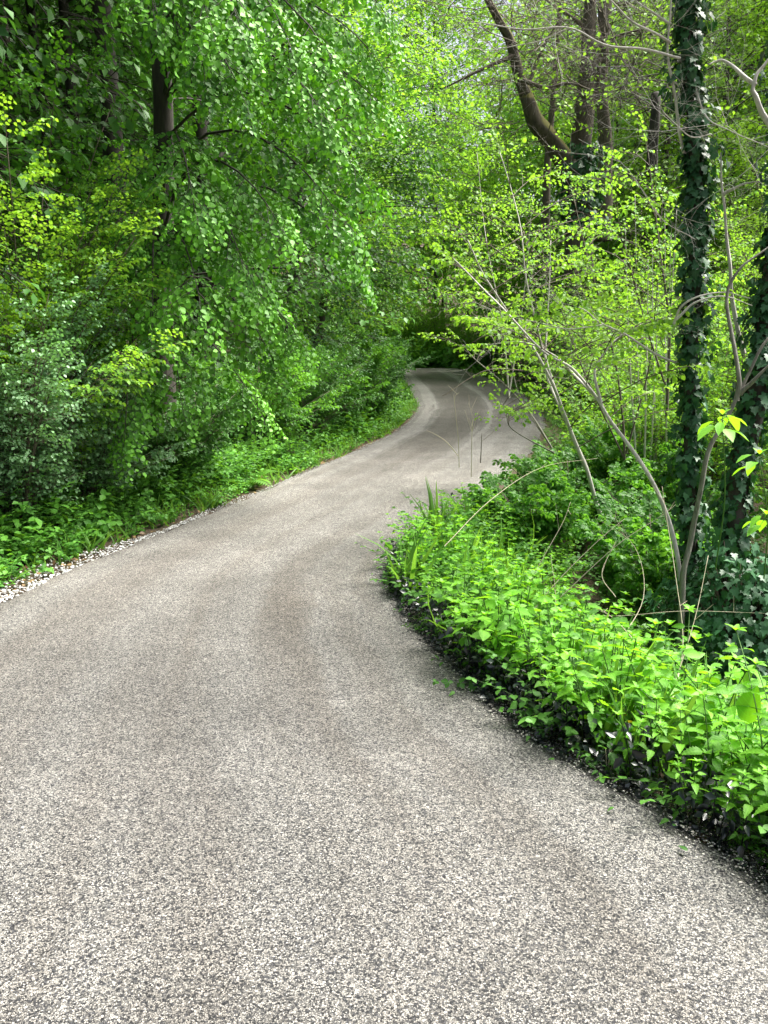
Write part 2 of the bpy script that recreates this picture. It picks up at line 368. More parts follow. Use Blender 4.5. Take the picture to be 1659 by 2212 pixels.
def build_road():
    ys = np.concatenate([np.arange(-8, 0, .5), np.arange(0, 9, .06), np.arange(9, 50, .2)]); U = np.linspace(-1, 1, 31); rng = np.random.default_rng(3)
    V, A = [], []
    jl = np.interp(ys, np.arange(-8, 51, .09), rng.normal(0, .018, len(np.arange(-8, 51, .09)))); jr = np.interp(ys, np.arange(-8, 51, .05), rng.normal(0, .028, len(np.arange(-8, 51, .05))))
    s = 0; px = py = None
    for k, y in enumerate(ys):
        l, r = float(xL(y))+jl[k], float(xR(y))+jr[k]; cx = (l+r)/2
        if px is not None: s += math.hypot(cx-px, y-py)
        px, py = cx, y
        x = l+(r-l)*(U+1)/2; z = zR(y) + .012 + .012*(1-U**2) ; z = z - .03*np.clip((abs(U)-.97)/.03, 0, 1)
        V.append(np.stack([x, np.full_like(x, y), z], 1)); A.append(np.stack([U, np.full_like(U, y), np.full_like(U, s)], 1))
    V = np.array(V); n, m = V.shape[:2]
    i = (np.arange(n-1)[:, None]*m + np.arange(m-1)[None]).ravel(); Fc = np.stack([i, i+1, i+1+m, i+m], 1)
    mt, nt = mat('chip_seal'); L = nt.links.new; g = N_(nt, 'ShaderNodeNewGeometry'); P = g.outputs['Position']
    at = N_(nt, 'ShaderNodeAttribute', attribute_name='leaf'); sp = N_(nt, 'ShaderNodeSeparateXYZ'); L(at.outputs['Vector'], sp.inputs[0])
    u, yy = sp.outputs[0], sp.outputs[1]
    # warp so the chips are irregular
    wn = N_(nt, 'ShaderNodeTexNoise', i_Scale=110, i_Detail=3); L(P, wn.inputs[0])
    wv = N_(nt, 'ShaderNodeVectorMath', operation='SCALE'); wv.inputs['Scale'].default_value = .014; L(wn.outputs['Color'], wv.inputs[0])
    ad = N_(nt, 'ShaderNodeVectorMath', operation='ADD'); L(P, ad.inputs[0]); L(wv.outputs[0], ad.inputs[1])
    v1 = N_(nt, 'ShaderNodeTexVoronoi', i_Scale=200.0, i_Randomness=1.0); L(ad.outputs[0], v1.inputs['Vector'])
    v2 = N_(nt, 'ShaderNodeTexVoronoi', i_Scale=200.0, feature='DISTANCE_TO_EDGE'); L(ad.outputs[0], v2.inputs['Vector'])
    sc = N_(nt, 'ShaderNodeSeparateColor'); L(v1.outputs['Color'], sc.inputs[0])
    chip = ramp(nt, sc.outputs[0], [(0, (.015, .016, .02)), (.24, (.07, .072, .08)), (.44, (.20, .196, .190)), (.76, (.34, .331, .312)), (1, (.50, .488, .462))])
    chip = mixc(nt, math_(nt, 'MULTIPLY', sc.outputs[1], .25), chip, (.55, .42, .32), 'MULTIPLY')
    gap = ramp(nt, v2.outputs['Distance'], [(.0, .2), (.15, 1)])
    col = mixc(nt, gap, (.02, .02, .022), chip)
    # coarser unevenness of the chip layer: where stones lie thick or the bitumen shows
    m1 = N_(nt, 'ShaderNodeTexNoise', i_Scale=30, i_Detail=5, i_Roughness=.75); L(P, m1.inputs[0])
    m2 = N_(nt, 'ShaderNodeTexNoise', i_Scale=1.3, i_Detail=5, i_Roughness=.6); L(P, m2.inputs[0])
    col = mixc(nt, 1.0, col, ramp(nt, m1.outputs[0], [(.3, .78), (.5, 1.0), (.7, 1.2)]), 'MULTIPLY')
    col = mixc(nt, 1.0, col, ramp(nt, m2.outputs[0], [(.3, .74), (.7, 1.18)]), 'MULTIPLY')
    # tyre tracks and roller marks run along the road
    cb = N_(nt, 'ShaderNodeCombineXYZ'); L(math_(nt, 'MULTIPLY', u, 3.2), cb.inputs[0]); L(math_(nt, 'MULTIPLY', sp.outputs[2], .07), cb.inputs[1])
    tr = N_(nt, 'ShaderNodeTexNoise', i_Scale=1.6, i_Detail=4, i_Roughness=.55); L(cb.outputs[0], tr.inputs[0])
    col = mixc(nt, math_(nt, 'MULTIPLY', ramp(nt, tr.outputs[0], [(.4, 0), (.62, 1)]), .5), col, (.62, .57, .53), 'MULTIPLY')
    # worn darker band of bitumen bleeding through along the inside of the bend
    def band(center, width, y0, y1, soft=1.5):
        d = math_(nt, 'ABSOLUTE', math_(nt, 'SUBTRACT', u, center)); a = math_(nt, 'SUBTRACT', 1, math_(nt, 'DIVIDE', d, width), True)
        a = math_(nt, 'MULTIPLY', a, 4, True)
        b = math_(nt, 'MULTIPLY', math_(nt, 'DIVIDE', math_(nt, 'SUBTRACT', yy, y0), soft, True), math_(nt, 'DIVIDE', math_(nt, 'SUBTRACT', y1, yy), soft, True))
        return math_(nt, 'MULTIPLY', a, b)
    wob = math_(nt, 'MULTIPLY', math_(nt, 'SUBTRACT', tr.outputs[0], .5), .6)
    ub = u; u = math_(nt, 'ADD', u, math_(nt, 'ADD', math_(nt, 'MULTIPLY', wob, .25), math_(nt, 'MULTIPLY', math_(nt, 'SINE', math_(nt, 'MULTIPLY', yy, 1.9)), .05)))
    col = mixc(nt, math_(nt, 'MULTIPLY', math_(nt, 'MULTIPLY', band(.42, .13, 3.6, 6.2, 1.2), ramp(nt, m2.outputs[0], [(.35, .25), (.6, 1)])), .6), col, (.62, .57, .53), 'MULTIPLY')
    u = math_(nt, 'ADD', ub, wob)
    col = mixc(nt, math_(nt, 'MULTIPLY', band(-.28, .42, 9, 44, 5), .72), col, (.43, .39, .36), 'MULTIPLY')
    col = mixc(nt, math_(nt, 'MULTIPLY', band(.2, .08, 12, 40, 5), .13), col, (.62, .60, .58))
    col = mixc(nt, math_(nt, 'MULTIPLY', band(-.78, .08, 14, 40, 5), .12), col, (.62, .60, .58))
    col = mixc(nt, math_(nt, 'MULTIPLY', band(.55, .2, 15, 40, 5), .6), col, (.6, .56, .53), 'MULTIPLY')
    
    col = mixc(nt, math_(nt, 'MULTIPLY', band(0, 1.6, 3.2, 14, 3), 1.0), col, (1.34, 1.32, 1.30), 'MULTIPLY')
    h = math_(nt, 'ADD', math_(nt, 'MULTIPLY', gap, .7), math_(nt, 'MULTIPLY', sc.outputs[2], .6))
    b = N_(nt, 'ShaderNodeBump', i_Strength=.9, i_Distance=.006); L(h, b.inputs['Height'])
    pr = N_(nt, 'ShaderNodeBsdfPrincipled', i_Roughness=.7); L(col, pr.inputs['Base Color']); L(b.outputs[0], pr.inputs['Normal']); pr.inputs['Specular IOR Level'].default_value = .35
    o = N_(nt, 'ShaderNodeOutputMaterial'); L(pr.outputs[0], o.inputs[0])
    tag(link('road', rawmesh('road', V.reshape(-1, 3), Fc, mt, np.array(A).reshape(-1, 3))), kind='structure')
build_road()

def stone_mat(name, stops):
    m, nt = mat(name); L = nt.links.new; at = N_(nt, 'ShaderNodeAttribute', attribute_name='leaf'); sp = N_(nt, 'ShaderNodeSeparateXYZ'); L(at.outputs['Vector'], sp.inputs[0])
    pr = N_(nt, 'ShaderNodeBsdfPrincipled', i_Roughness=.75); L(ramp(nt, sp.outputs[0], stops), pr.inputs['Base Color']); o = N_(nt, 'ShaderNodeOutputMaterial'); L(pr.outputs[0], o.inputs[0]); return m
def stones(name, P, size, m, rng, pale=None):
    n = len(P); base = nrm(np.array([(1, 0, 0), (-1, 0, 0), (0, 1, 0), (0, -1, 0), (0, 0, 1), (0, 0, -1.), (.8, .8, .5), (-.8, .7, .5), (-.7, -.8, .6), (.8, -.7, .5)]))
    f = [(6, 4, 0), (6, 2, 4), (6, 0, 2), (7, 4, 2), (7, 1, 4), (7, 2, 1), (8, 4, 1), (8, 3, 4), (8, 1, 3), (9, 4, 3), (9, 0, 4), (9, 3, 0), (5, 2, 0), (5, 1, 2), (5, 3, 1), (5, 0, 3)]
    V = base[None]*rng.uniform(.7, 1.2, (n, 10, 1)); V = V*rng.uniform([.7, .6, .35], [1.2, 1, .7], (n, 3))[:, None]
    a = rng.uniform(0, 2*PI, n); c, s = np.cos(a)[:, None], np.sin(a)[:, None]
    V = np.stack([V[..., 0]*c-V[..., 1]*s, V[..., 0]*s+V[..., 1]*c, V[..., 2]], 2)*np.asarray(size)[:, None, None] + P[:, None]
    A = np.zeros((n, 10, 3)); A[:, :, 0] = (rng.uniform(0, 1, n)*(1 if pale is None else pale))[:, None]
    return rawmesh(name, V.reshape(-1, 3), (np.array(f)[None]+(np.arange(n)*10)[:, None, None]).reshape(-1, 3), m, A.reshape(-1, 3))
def build_edges():
    rng = np.random.default_rng(5)
    n = 9000; y = 3.5 + 30*rng.random(n)**2.2; wdt = np.interp(y, [3, 6.5, 8, 12, 30], [.34, .24, .11, .06, .07])*(1+.5*np.sin(y*2.3)); x = xL(y) + .03 - wdt*rng.random(n)**1.4; s = rng.uniform(.005, .016, n)
    P = np.stack([x, y, np.maximum(ground_z(x, y), zR(y)-.02)+.012+s*.2], 1)
    tag(link('verge_gravel', stones('verge_gravel', P, s*np.interp(y, [6, 10], [1, .6]), stone_mat('limestone', [(0, (.12, .11, .10)), (.3, (.30, .29, .28)), (.55, (.50, .50, .50)), (1, (.78, .78, .77))]), rng, np.interp(y, [7, 10], [1, .5]))), 'pale limestone gravel strip along the left edge of the road', 'gravel', kind='stuff')
    n = 9000; y = 1.4 + 6*rng.random(n)**1.1; x = xR(y) + rng.normal(-.02, .07, n); s = rng.uniform(.003, .0065, n)
    P = np.stack([x, y, np.where(x < xR(y), zR(y)+.012, ground_z(x, y)+.03)+.003], 1)
    tag(link('loose_gravel', stones('loose_gravel', P, s, stone_mat('loose_chip', [(0, (.03, .03, .035)), (.35, (.10, .09, .09)), (.6, (.45, .42, .38)), (1, (.72, .69, .64))]), rng)), 'loose stone chippings spilled along the right edge of the road', 'gravel', kind='stuff')
    # bitumen-splashed litter of leaves and sticks at the right edge
    lv = Leaves(); n = 5200; y = 1.6 + 6.2*rng.random(n); x = xR(y) + np.abs(rng.normal(.0, .14, n)) - .06; z = np.where(x < xR(y), zR(y)+.016, ground_z(x, y)+.02) + np.abs(rng.normal(0, .10, n))*(x > xR(y)-.02)*(x < xR(y)+.16)
    lv.add(np.stack([x, y, z], 1), nrm(rng.normal(0, 1, (n, 3))*[1, 1, .35]), nrm(rng.normal(0, .6, (n, 3))+[0, 0, 1]), rng.uniform(.015, .05, n), rng.uniform(0, 1, n))
    tag(link('tarred_litter', lv.mesh('tarred_litter', M['tar'], T_simple(.3))), 'shiny black bitumen coated leaves at the right road edge', 'leaf litter', kind='stuff')
    b = Bag(); n = 1500; y = 1.6+6*rng.random(n); x = xR(y)+np.abs(rng.normal(0, .09, n))-.05; z = np.where(x < xR(y), zR(y)+.02, ground_z(x, y)+.04); A = np.stack([x, y, z], 1); d = nrm(rng.normal(0, 1, (n, 3))*[1, 1, .25])*rng.uniform(.03, .13, (n, 1)); d[:, 2] = abs(d[:, 2])
    segs(b, A, A+d, .0018, .001)
    tag(link('tarred_twig_litter', b.mesh('tarred_twigs', M['tarstem'])), 'thin black bitumen coated twigs scattered at the right road edge', 'twig litter', kind='stuff')
    lv = Leaves(); n = 1200; y = 5+20*rng.random(n)**1.3; x = xL(y)-.02-rng.random(n)*.6; lv.add(np.stack([x, y, ground_z(x, y)+.025], 1), nrm(rng.normal(0, 1, (n, 3))*[1, 1, .2]), nrm(rng.normal(0, .3, (n, 3))+[0, 0, 1]), rng.uniform(.03, .07, n), rng.random(n))
    tag(link('dead_leaves', lv.mesh('dead_leaves', M['dead'], T_simple(.35))), 'brown dead leaves lying under the left verge plants', 'dead leaves', kind='stuff')
build_edges()

# ------------------------------------------------------------------ trees
def at(px, row, Y):
    """world point seen at a spot of the photo at depth Y (used to read positions off the photo)"""
    u, v = (px-829.5)/F, (1106-row)/F; dy = math.cos(PITCH)+v*math.sin(PITCH)
    return Vector((u/dy*Y, Y, EYE + (-math.sin(PITCH)+v*math.cos(PITCH))/dy*Y))
LIME = [mk_spray(s, 6, .5, .066, .118, .38, .42, .14) for s in range(11, 17)]
HAZEL = [mk_spray(s, 7, .5, .075, .075, .15, .15) for s in range(21, 26)]
FINE = [mk_spray(s, 8, .5, .10, .115, .18, .12, .25) for s in range(31, 36)]
SPARSE = [mk_spray(s, 4, .45, .11, .075, .1, .3, .5) for s in range(41, 46)]
BARE = [mk_bare(s) for s in range(51, 55)]
LEAFT = {'oval': T_oval(.42), 'simple': T_simple(.36), 'ivy': T_ivy(), 'nettle': T_nettle(), 'round': T_oval(.5)}

def limbs_auto(trunk, rng, n, z0, z1, r0, r1, rise=.35, droop=.5, az=None):
    """limb polylines leaving a trunk line between heights z0 and z1; reach goes from r0 to r1"""
    out = []; TL = smooth_line(trunk, 6); zs = [p.z for p in TL]
    for k in range(n):
        t = (k+rng.random())/n; z = z0+(z1-z0)*t
        o = TL[min(range(len(TL)), key=lambda i: abs(zs[i]-z))]
        a = (rng.random()*2*PI if az is None else az[0]+rng.random()*(az[1]-az[0])) if not callable(az) else az(rng)
        R = (r0+(r1-r0)*t)*rng.uniform(.75, 1.15); pts = []
        w1 = rng.uniform(-.3, .3)
        for i in range(6):
            q = i/5; aa = a+w1*q
            pts.append((o.x+math.cos(aa)*R*q, o.y+math.sin(aa)*R*q, z + R*(rise*q-droop*q*q)))
        out.append(pts)
    return out
def dress(limbs, sprays, leaves, bag, rng, per_m=7, size=.9, start=.25, rim=.02, tint=None, tw=1., leafscale=None, down=.05, roll=.35, tone=None, base=0):
    O, X, S = [], [], []
    for pts in limbs:
        L = smooth_line(pts, 3); ln = sum((L[i+1]-L[i]).length for i in range(len(L)-1)); n = max(3, int(ln*(1-start)*per_m))
        if bag is not None and rim > 0: tube(bag, pts, rim*ln/3+.003, .003, 5, 2)
        for k in range(n):
            t = start+(1-start)*(k+rng.random())/n; f = min(t*(len(L)-1), len(L)-1.001); i = int(f); p = L[i].lerp(L[i+1], f-i); d = (L[i+1]-L[i]).normalized()
            sd = d.cross(Vector((0, 0, 1))); sd = sd.normalized() if sd.length > .1 else Vector((1, 0, 0)); a = math.radians(rng.uniform(15, 65))*(1 if k % 2 else -1)
            v = d*math.cos(a)+sd*math.sin(a)+Vector((0, 0, rng.uniform(-.25, .15)-down)); O.append(tuple(p)); X.append(tuple(v.normalized())); S.append(size*rng.uniform(.65, 1.15)*(1-.35*t))
        O.append(tuple(L[-1])); X.append(tuple((L[-1]-L[-2]).normalized())); S.append(size*.6)
    put(sprays, O, X, S, leaves, bag, rng, roll=roll, tint=rng.normal(base, tone, len(O)) if tone else tint, tw=tw, leafscale=leafscale)
def blob(center, rad, n, sprays, leaves, bag, rng, size=1., hollow=.45, elev=(-.3, .35), tw=1., leafscale=None, roll=.4, tint=None, zmin=None):
    """sprays spread through an ellipsoid, thicker towards its rim, in loose clumps"""
    k = max(4, n//9); cl = nrm(rng.normal(0, 1, (k, 3)))*(hollow+(1-hollow)*rng.random((k, 1))**.6)
    q = cl[rng.integers(0, k, n)] + rng.normal(0, .13, (n, 3)); P = q*np.array(rad)+np.array(center)
    h = nrm(q*[1, 1, .25]); X = nrm(h*[1, 1, 1] + rng.normal(0, .35, (n, 3))*[1, 1, .3] + np.stack([0*q[:, 0], 0*q[:, 0], rng.uniform(elev[0], elev[1], n)], 1))
    S = size*rng.uniform(.6, 1.2, n); P = P - X*S[:, None]*.5
    if zmin is not None: ok = P[:, 2] > zmin; P, X, S = P[ok], X[ok], S[ok]
    put(sprays, P, X, S, leaves, bag, rng, tw=tw, leafscale=leafscale, roll=roll)
def tree(name, label, cat, trunk, r0, r1, leafmat, tmpl, build, bark='bark', group=None, sides=10, lump=.08, extra=None, seed=1, crown='crown', wob=0, twigm=None):
    rng = np.random.default_rng(seed); base = Vector(trunk[0]); t = thing(name, label, cat, base, 0, group)
    wood = Bag(); lv = Leaves(); tw = Bag()
    tube(wood, trunk, r0, r1, sides, 5, lump=lump, wob=wob)
    build(lv, tw, rng, wood)
    link('trunk', wood.mesh('trunk', M[bark], True), t)
    if tw.n: link('branches', tw.mesh('branches', M[twigm] if twigm else M['twig'] if bark != 'bark' else M['bark']), t)
    if lv.count(): link(crown, lv.mesh(crown, M[leafmat], LEAFT[tmpl]), t)
    if extra: extra(t)
    return t
TOTAL = {}


# --- left: the large lime whose branches hang over the road
LIMEA = [(-2.75, 10.0, .1), (-2.7, 10.0, 2.2), (-2.55, 10.05, 4.5), (-2.6, 10, 7.5), (-2.4, 10, 11)]
def droopy(trunk, z, tip, lift=.5):
    """a limb that leaves the trunk at height z, arches and hangs down to tip"""
    TL = smooth_line(trunk, 6); o = min(TL, key=lambda p: abs(p.z-z)); tip = Vector(tip); d = tip-o; h = max(d.length, .5)
    return [tuple(o), tuple(o+d*.3+Vector((0, 0, .20*h*lift*2))), tuple(o+d*.6+Vector((0, 0, .22*h*lift*2))), tuple(o+d*.85+Vector((0, 0, .12*h*lift*2))), tuple(tip)]
def a_build(lv, tw, rng, wood):
    tr = LIMEA; toroad = lambda r: r.normal(-.35, .5)
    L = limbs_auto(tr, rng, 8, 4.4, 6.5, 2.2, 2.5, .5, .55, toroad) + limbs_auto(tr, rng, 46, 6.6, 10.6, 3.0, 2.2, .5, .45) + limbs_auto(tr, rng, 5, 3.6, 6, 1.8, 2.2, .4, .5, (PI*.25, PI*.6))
    tips = [(390, 860, 7.6), (270, 935, 7.2), (560, 890, 8.8), (600, 800, 8.3), (645, 730, 8.4), (765, 560, 8.4), (735, 470, 8.0), (785, 390, 8.5), (822, 225, 8.4), (810, 120, 8.5), (835, 30, 8.6), (700, 250, 7.6),
            (520, 560, 7.4), (430, 640, 7.2), (600, 480, 7.4), (330, 700, 7.2), (250, 500, 7.6), (520, 200, 7.4), (620, 80, 7.6), (420, 450, 7.2), (560, 640, 7.6), (385, 90, 7.8), (330, 20, 7.6), (440, 150, 7.4), (450, 40, 7.2), (520, 60, 7.2), (740, 170, 8.0)]
    for px, row, Y in tips:
        e = at(px, row, Y); L.append(droopy(tr, max(1.9, min(9.5, e.z+rng.uniform(.3, 1.1))), e, rng.uniform(.35, .6)))
    for i, p in enumerate(L): dress([p], LIME, lv, tw, rng, 7.5 if i >= 59 else 5, .8, .38 if i >= 59 else .2, .016, down=.10, roll=.2, tone=.2, base=.08 if i >= 59 else -.42)  # inner limbs tinted darker, tips lighter: crown's interior shade painted into leaf colour
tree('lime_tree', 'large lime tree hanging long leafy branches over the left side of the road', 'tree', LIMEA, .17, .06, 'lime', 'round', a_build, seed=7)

# trunks behind it
def hightree(z0, z1, reach, n, spr, per=4, size=1.1, az=None, rise=.4, droop=.45):
    def b(lv, tw, rng, wood):
        for p in limbs_auto(hightree.tr, rng, n, z0, z1, reach*.8, reach, rise, droop, az): dress([p], spr, lv, tw, rng, per, size, .3, .02, down=.1)
    return b
def straight(x, y, h, lean=(0, 0), bend=.15):
    z = gz(x, y)-.1; return [(x, y, z), (x+lean[0]*.3+bend, y+lean[1]*.3, z+h*.3), (x+lean[0]*.65-bend*.5, y+lean[1]*.65, z+h*.65), (x+lean[0], y+lean[1], z+h)]
for nm, lab, x, y, r, lean, sd in [('lime_tree', 'thick dark trunk of a lime tree behind the hanging branches, second from the left', -3.95, 11.6, .18, (.45, 0), 21),
                      ('lime_tree', 'slim dark leaning tree, right one of the thin pair behind the thick left trunk', -4.85, 12.6, .10, (.55, 0), 22),
                      ('lime_tree', 'slim dark tree, left one of the thin pair near the upper left corner', -5.35, 13.0, .09, (.3, 0), 23),
                      ('lime_tree', 'brownish straight tree trunk nearest the upper left corner', -6.0, 13.6, .19, (.1, 0), 24)]:
    hightree.tr = straight(x, y, 12, lean); tree(nm, lab, 'tree', hightree.tr, r, r*.4, 'deep', 'simple', hightree(6.3, 11.8, 2.8, 38, LIME, 4.0, 1.0), seed=sd, bark='bark' if sd != 24 else 'barkbrown')

# --- shrubs: stems fan out from the foot
def shrub(name, label, x, y, h, rad, leafm, sprays, seed, tmpl='oval', n=16, per=6, size=.5, lean=(0, 0), bark='twig', group=None, fan=1.0, cat='shrub', zb=None, leafscale=None, droop=.35, rim=.012):
    z = gz(x, y)-.05 if zb is None else zb
    def b(lv, tw, rng, wood):
        for k in range(n):
            a = rng.random()*2*PI; R = rad*rng.uniform(.45, 1.1)*fan; H = h*rng.uniform(.45, 1.05)
            pts = [(x+lean[0]*q+math.cos(a)*R*q**1.3, y+lean[1]*q+math.sin(a)*R*q**1.3, z+H*(q*(1+droop)-droop*q*q)) for q in (0, .25, .5, .75, 1)]
            dress([pts], sprays, lv, tw, rng, per, size, .22, rim, leafscale=leafscale, down=.05)
    return tree(name, label, cat, [(x, y, z), (x+lean[0]*.1, y+lean[1]*.1, z+h*.2), (x+lean[0]*.25, y+lean[1]*.25, z+h*.4)], .03*max(1, h/2.5), .015, leafm, tmpl, b, bark=bark, seed=seed, group=group, crown='foliage')
shrub('hazel_bush', 'yellow-green hazel bush with a slanting top at the left edge', -3.45, 7.7, 3.0, 1.25, 'limeyoung', HAZEL, 31, n=42, per=8, size=.55, lean=(.45, -.3), leafscale=.56)
shrub('elder_bush', 'greyish-green small-leaved bush low at the far left edge', -3.1, 6.75, 2.1, .95, 'grey', HAZEL, 32, n=60, per=10, size=.44, leafscale=.46)
shrub('elder_bush', 'dark grey-green bush sagging to the verge under the yellow-green hazel', -3.0, 7.9, 1.3, .85, 'grey', HAZEL, 33, n=40, per=9, size=.42, leafscale=.5)
shrub('lime_sapling', 'broad-leaved lime sapling between the trunks and the hazel bush', -3.9, 9.2, 4.2, 1.5, 'lime', LIME, 34, tmpl='round', n=26, per=5, size=.75)
shrub('verge_bush', 'small dark bush hiding the foot of the large lime trunk', -2.35, 9.25, 1.3, .65, 'deep', HAZEL, 49, 'simple', 36, 8, .45, leafscale=.8, group='bushes along the left verge')
for k, (x, y, h, r, lab) in enumerate([(-2.45, 11.3, .9, .6, 'dark bush in the shade under the hanging lime branches'), (-1.9, 12.2, 1.5, 1.0, 'dark green bush by the verge beyond the lime tree'), (-1.45, 13.9, 1.6, 1.1, 'arching dark bush halfway to the bend on the left verge'),
                               (-.95, 15.8, 1.7, 1.1, 'rounded bush on the left verge just before the bend'), (-.35, 18.2, 1.6, 1.1, 'leafy bush at the start of the left bend'), (-.5, 20.8, 1.6, 1.0, 'bush inside the left bend beside the dark tyre band'), (-.75, 24, 1.8, 1.0, 'bush on the inside of the far bend'), (-1.0, 28, 2.0, 1.1, 'bush beyond the far bend left of the road'), (-1.2, 33, 2.4, 1.2, 'farthest bush left of the road near its crest')]):
    shrub('verge_bush', lab, x, y, h, r, 'deep' if k % 2 == 0 else 'under', FINE if k > 2 else HAZEL, 40+k, 'simple', 36, 8, .5, leafscale=.62 if k > 2 else .8, group='bushes along the left verge')

# --- left, farther: trees whose low crowns close over the road
def crowned(name, label, x, y, h, cz, rad, n, leafm, seed, sprays=None, size=1.2, r=.16, lean=(0, 0), group=None, tmpl='simple', bark='bark', tw=1., limbs=8, hollow=.35, elev=(-.3, .3), zmin=None):
    trk = straight(x, y, h, lean, .2)
    def b(lv, twg, rng, wood):
        c = (x+lean[0]*.5, y+lean[1]*.5, cz)
        for k in range(limbs):
            a = rng.random()*2*PI; q = rng.uniform(.5, .9); p = min(smooth_line(trk, 6), key=lambda v: abs(v.z-(cz-rad[2]*.5+rad[2]*1.2*k/limbs)))
            e = Vector((c[0]+math.cos(a)*rad[0]*q, c[1]+math.sin(a)*rad[1]*q, p.z+rng.uniform(.0, .25)*rad[2]))
            tube(twg, [tuple(p), tuple(p.lerp(e, .5)+Vector((0, 0, .15*rad[2]*rng.uniform(0, 1)))), tuple(e)], .05*r/.16, .01, 5, 3)
        blob(c, rad, n, sprays or FINE, lv, twg, rng, size, hollow, elev, tw, zmin=zmin)
    return tree(name, label, 'tree', trk, r, r*.35, leafm, tmpl, b, bark=bark, seed=seed, group=group)
G = 'trees along the left side of the road'
crowned('hornbeam_tree', 'green hornbeam reaching low over the left verge just beyond the lime tree', -3.6, 15.2, 12, 5.2, (3.0, 2.6, 5.0), 420, 'deep', 51, group=G, lean=(.6, 0))
crowned('hornbeam_tree', 'hornbeam with layered drooping branches left of the bend', -2.6, 20.5, 13, 5.4, (3.3, 3, 5.0), 420, 'deep', 52, group=G, lean=(1, 0), size=1.3)
crowned('hornbeam_tree', 'hornbeam leaning over the road at the far left bend', -2.4, 27, 14, 6.8, (4.2, 3.5, 6.0), 480, 'bright', 53, group=G, lean=(1.6, 0), size=1.5)
crowned('hornbeam_tree', 'brighter tree arching over the road behind the far bend', -3.2, 35, 15, 8.0, (5.2, 4, 6.8), 560, 'bright', 54, group=G, lean=(2.2, 0), size=1.7)
crowned('hornbeam_tree', 'tree standing left of where the road disappears', -4.4, 44, 16, 7.5, (5.5, 4, 7.5), 500, 'bright', 55, group=G, lean=(1, 0), size=1.9)
# --- beyond the crest
crowned('beech_tree', 'tallest bright crown filling the top of the view above the road end', 3.5, 60, 28, 18, (10, 4, 13), 1000, 'bright', 155, size=2.7, group='trees closing the view where the road disappears')
G = 'trees closing the view where the road disappears'
crowned('beech_tree', 'tree right behind the crest filling the dark gap at the road end', 3.0, 50, 15, 7.5, (5.5, 3, 7.3), 280, 'bright', 56, group=G, size=2.)
crowned('beech_tree', 'bright tree above the road end, right of the dark gap', 8.5, 47, 17, 8.5, (5, 4, 8), 500, 'bright', 57, group=G, size=2.)
crowned('beech_tree', 'tall tree rising over the dark gap at the road end', -.5, 55, 20, 11, (6.5, 4, 10), 560, 'bright', 58, group=G, size=2.2)
G = 'trees along the right side of the road'
crowned('beech_tree', 'bright green tree overhanging the road from the right before the crest', 8.6, 35, 16, 8.8, (5.0, 4, 7.2), 560, 'bright', 59, group=G, lean=(-.8, 0), size=1.7, zmin=2.2)
crowned('beech_tree', 'light green tree right of the crest with low branches', 9.2, 41, 16, 7.5, (5, 4, 7), 500, 'bright', 60, group=G, size=1.8)
crowned('beech_tree', 'green tree behind the thicket, right of the far bend', 9.3, 28, 13, 6.0, (3.2, 3.2, 5.0), 480, 'bright', 61, group=G, size=1.4)
for k, (x, y, h, r, lab) in enumerate([(5.3, 21.8, 1.7, 1.0, 'low dark bush at the outer edge of the far bend'), (6.2, 25, 2.4, 1.3, 'rounded green bush outside the far bend'), (6.2, 28.5, 2.6, 1.4, 'bush right of the road beyond the far bend'), (5.8, 32.5, 2.6, 1.3, 'dense low bush leading up to the crest on the right'), (5.0, 37, 2.3, 1.0, 'farthest bush right of the road at its crest')]):
    shrub('verge_bush', lab, x, y, h, r, 'deep', FINE, 70+k, 'simple', 34, 6, .7, group='bushes along the right side of the far bend')

for k, (x, y, h, r, lab) in enumerate([(.2, 45.5, 3, 1.8, 'left one of the bushes in the dark gap at the road end'), (2.6, 47.5, 3.4, 2.0, 'middle bush in the dark gap at the road end'), (5.4, 45.5, 3.2, 1.8, 'right one of the bushes at the road end')]):
    shrub('crest_bush', lab, x, y, h, r, 'bright', FINE, 190+k, 'simple', 60, 6, 1.2, group='bushes closing the road end')
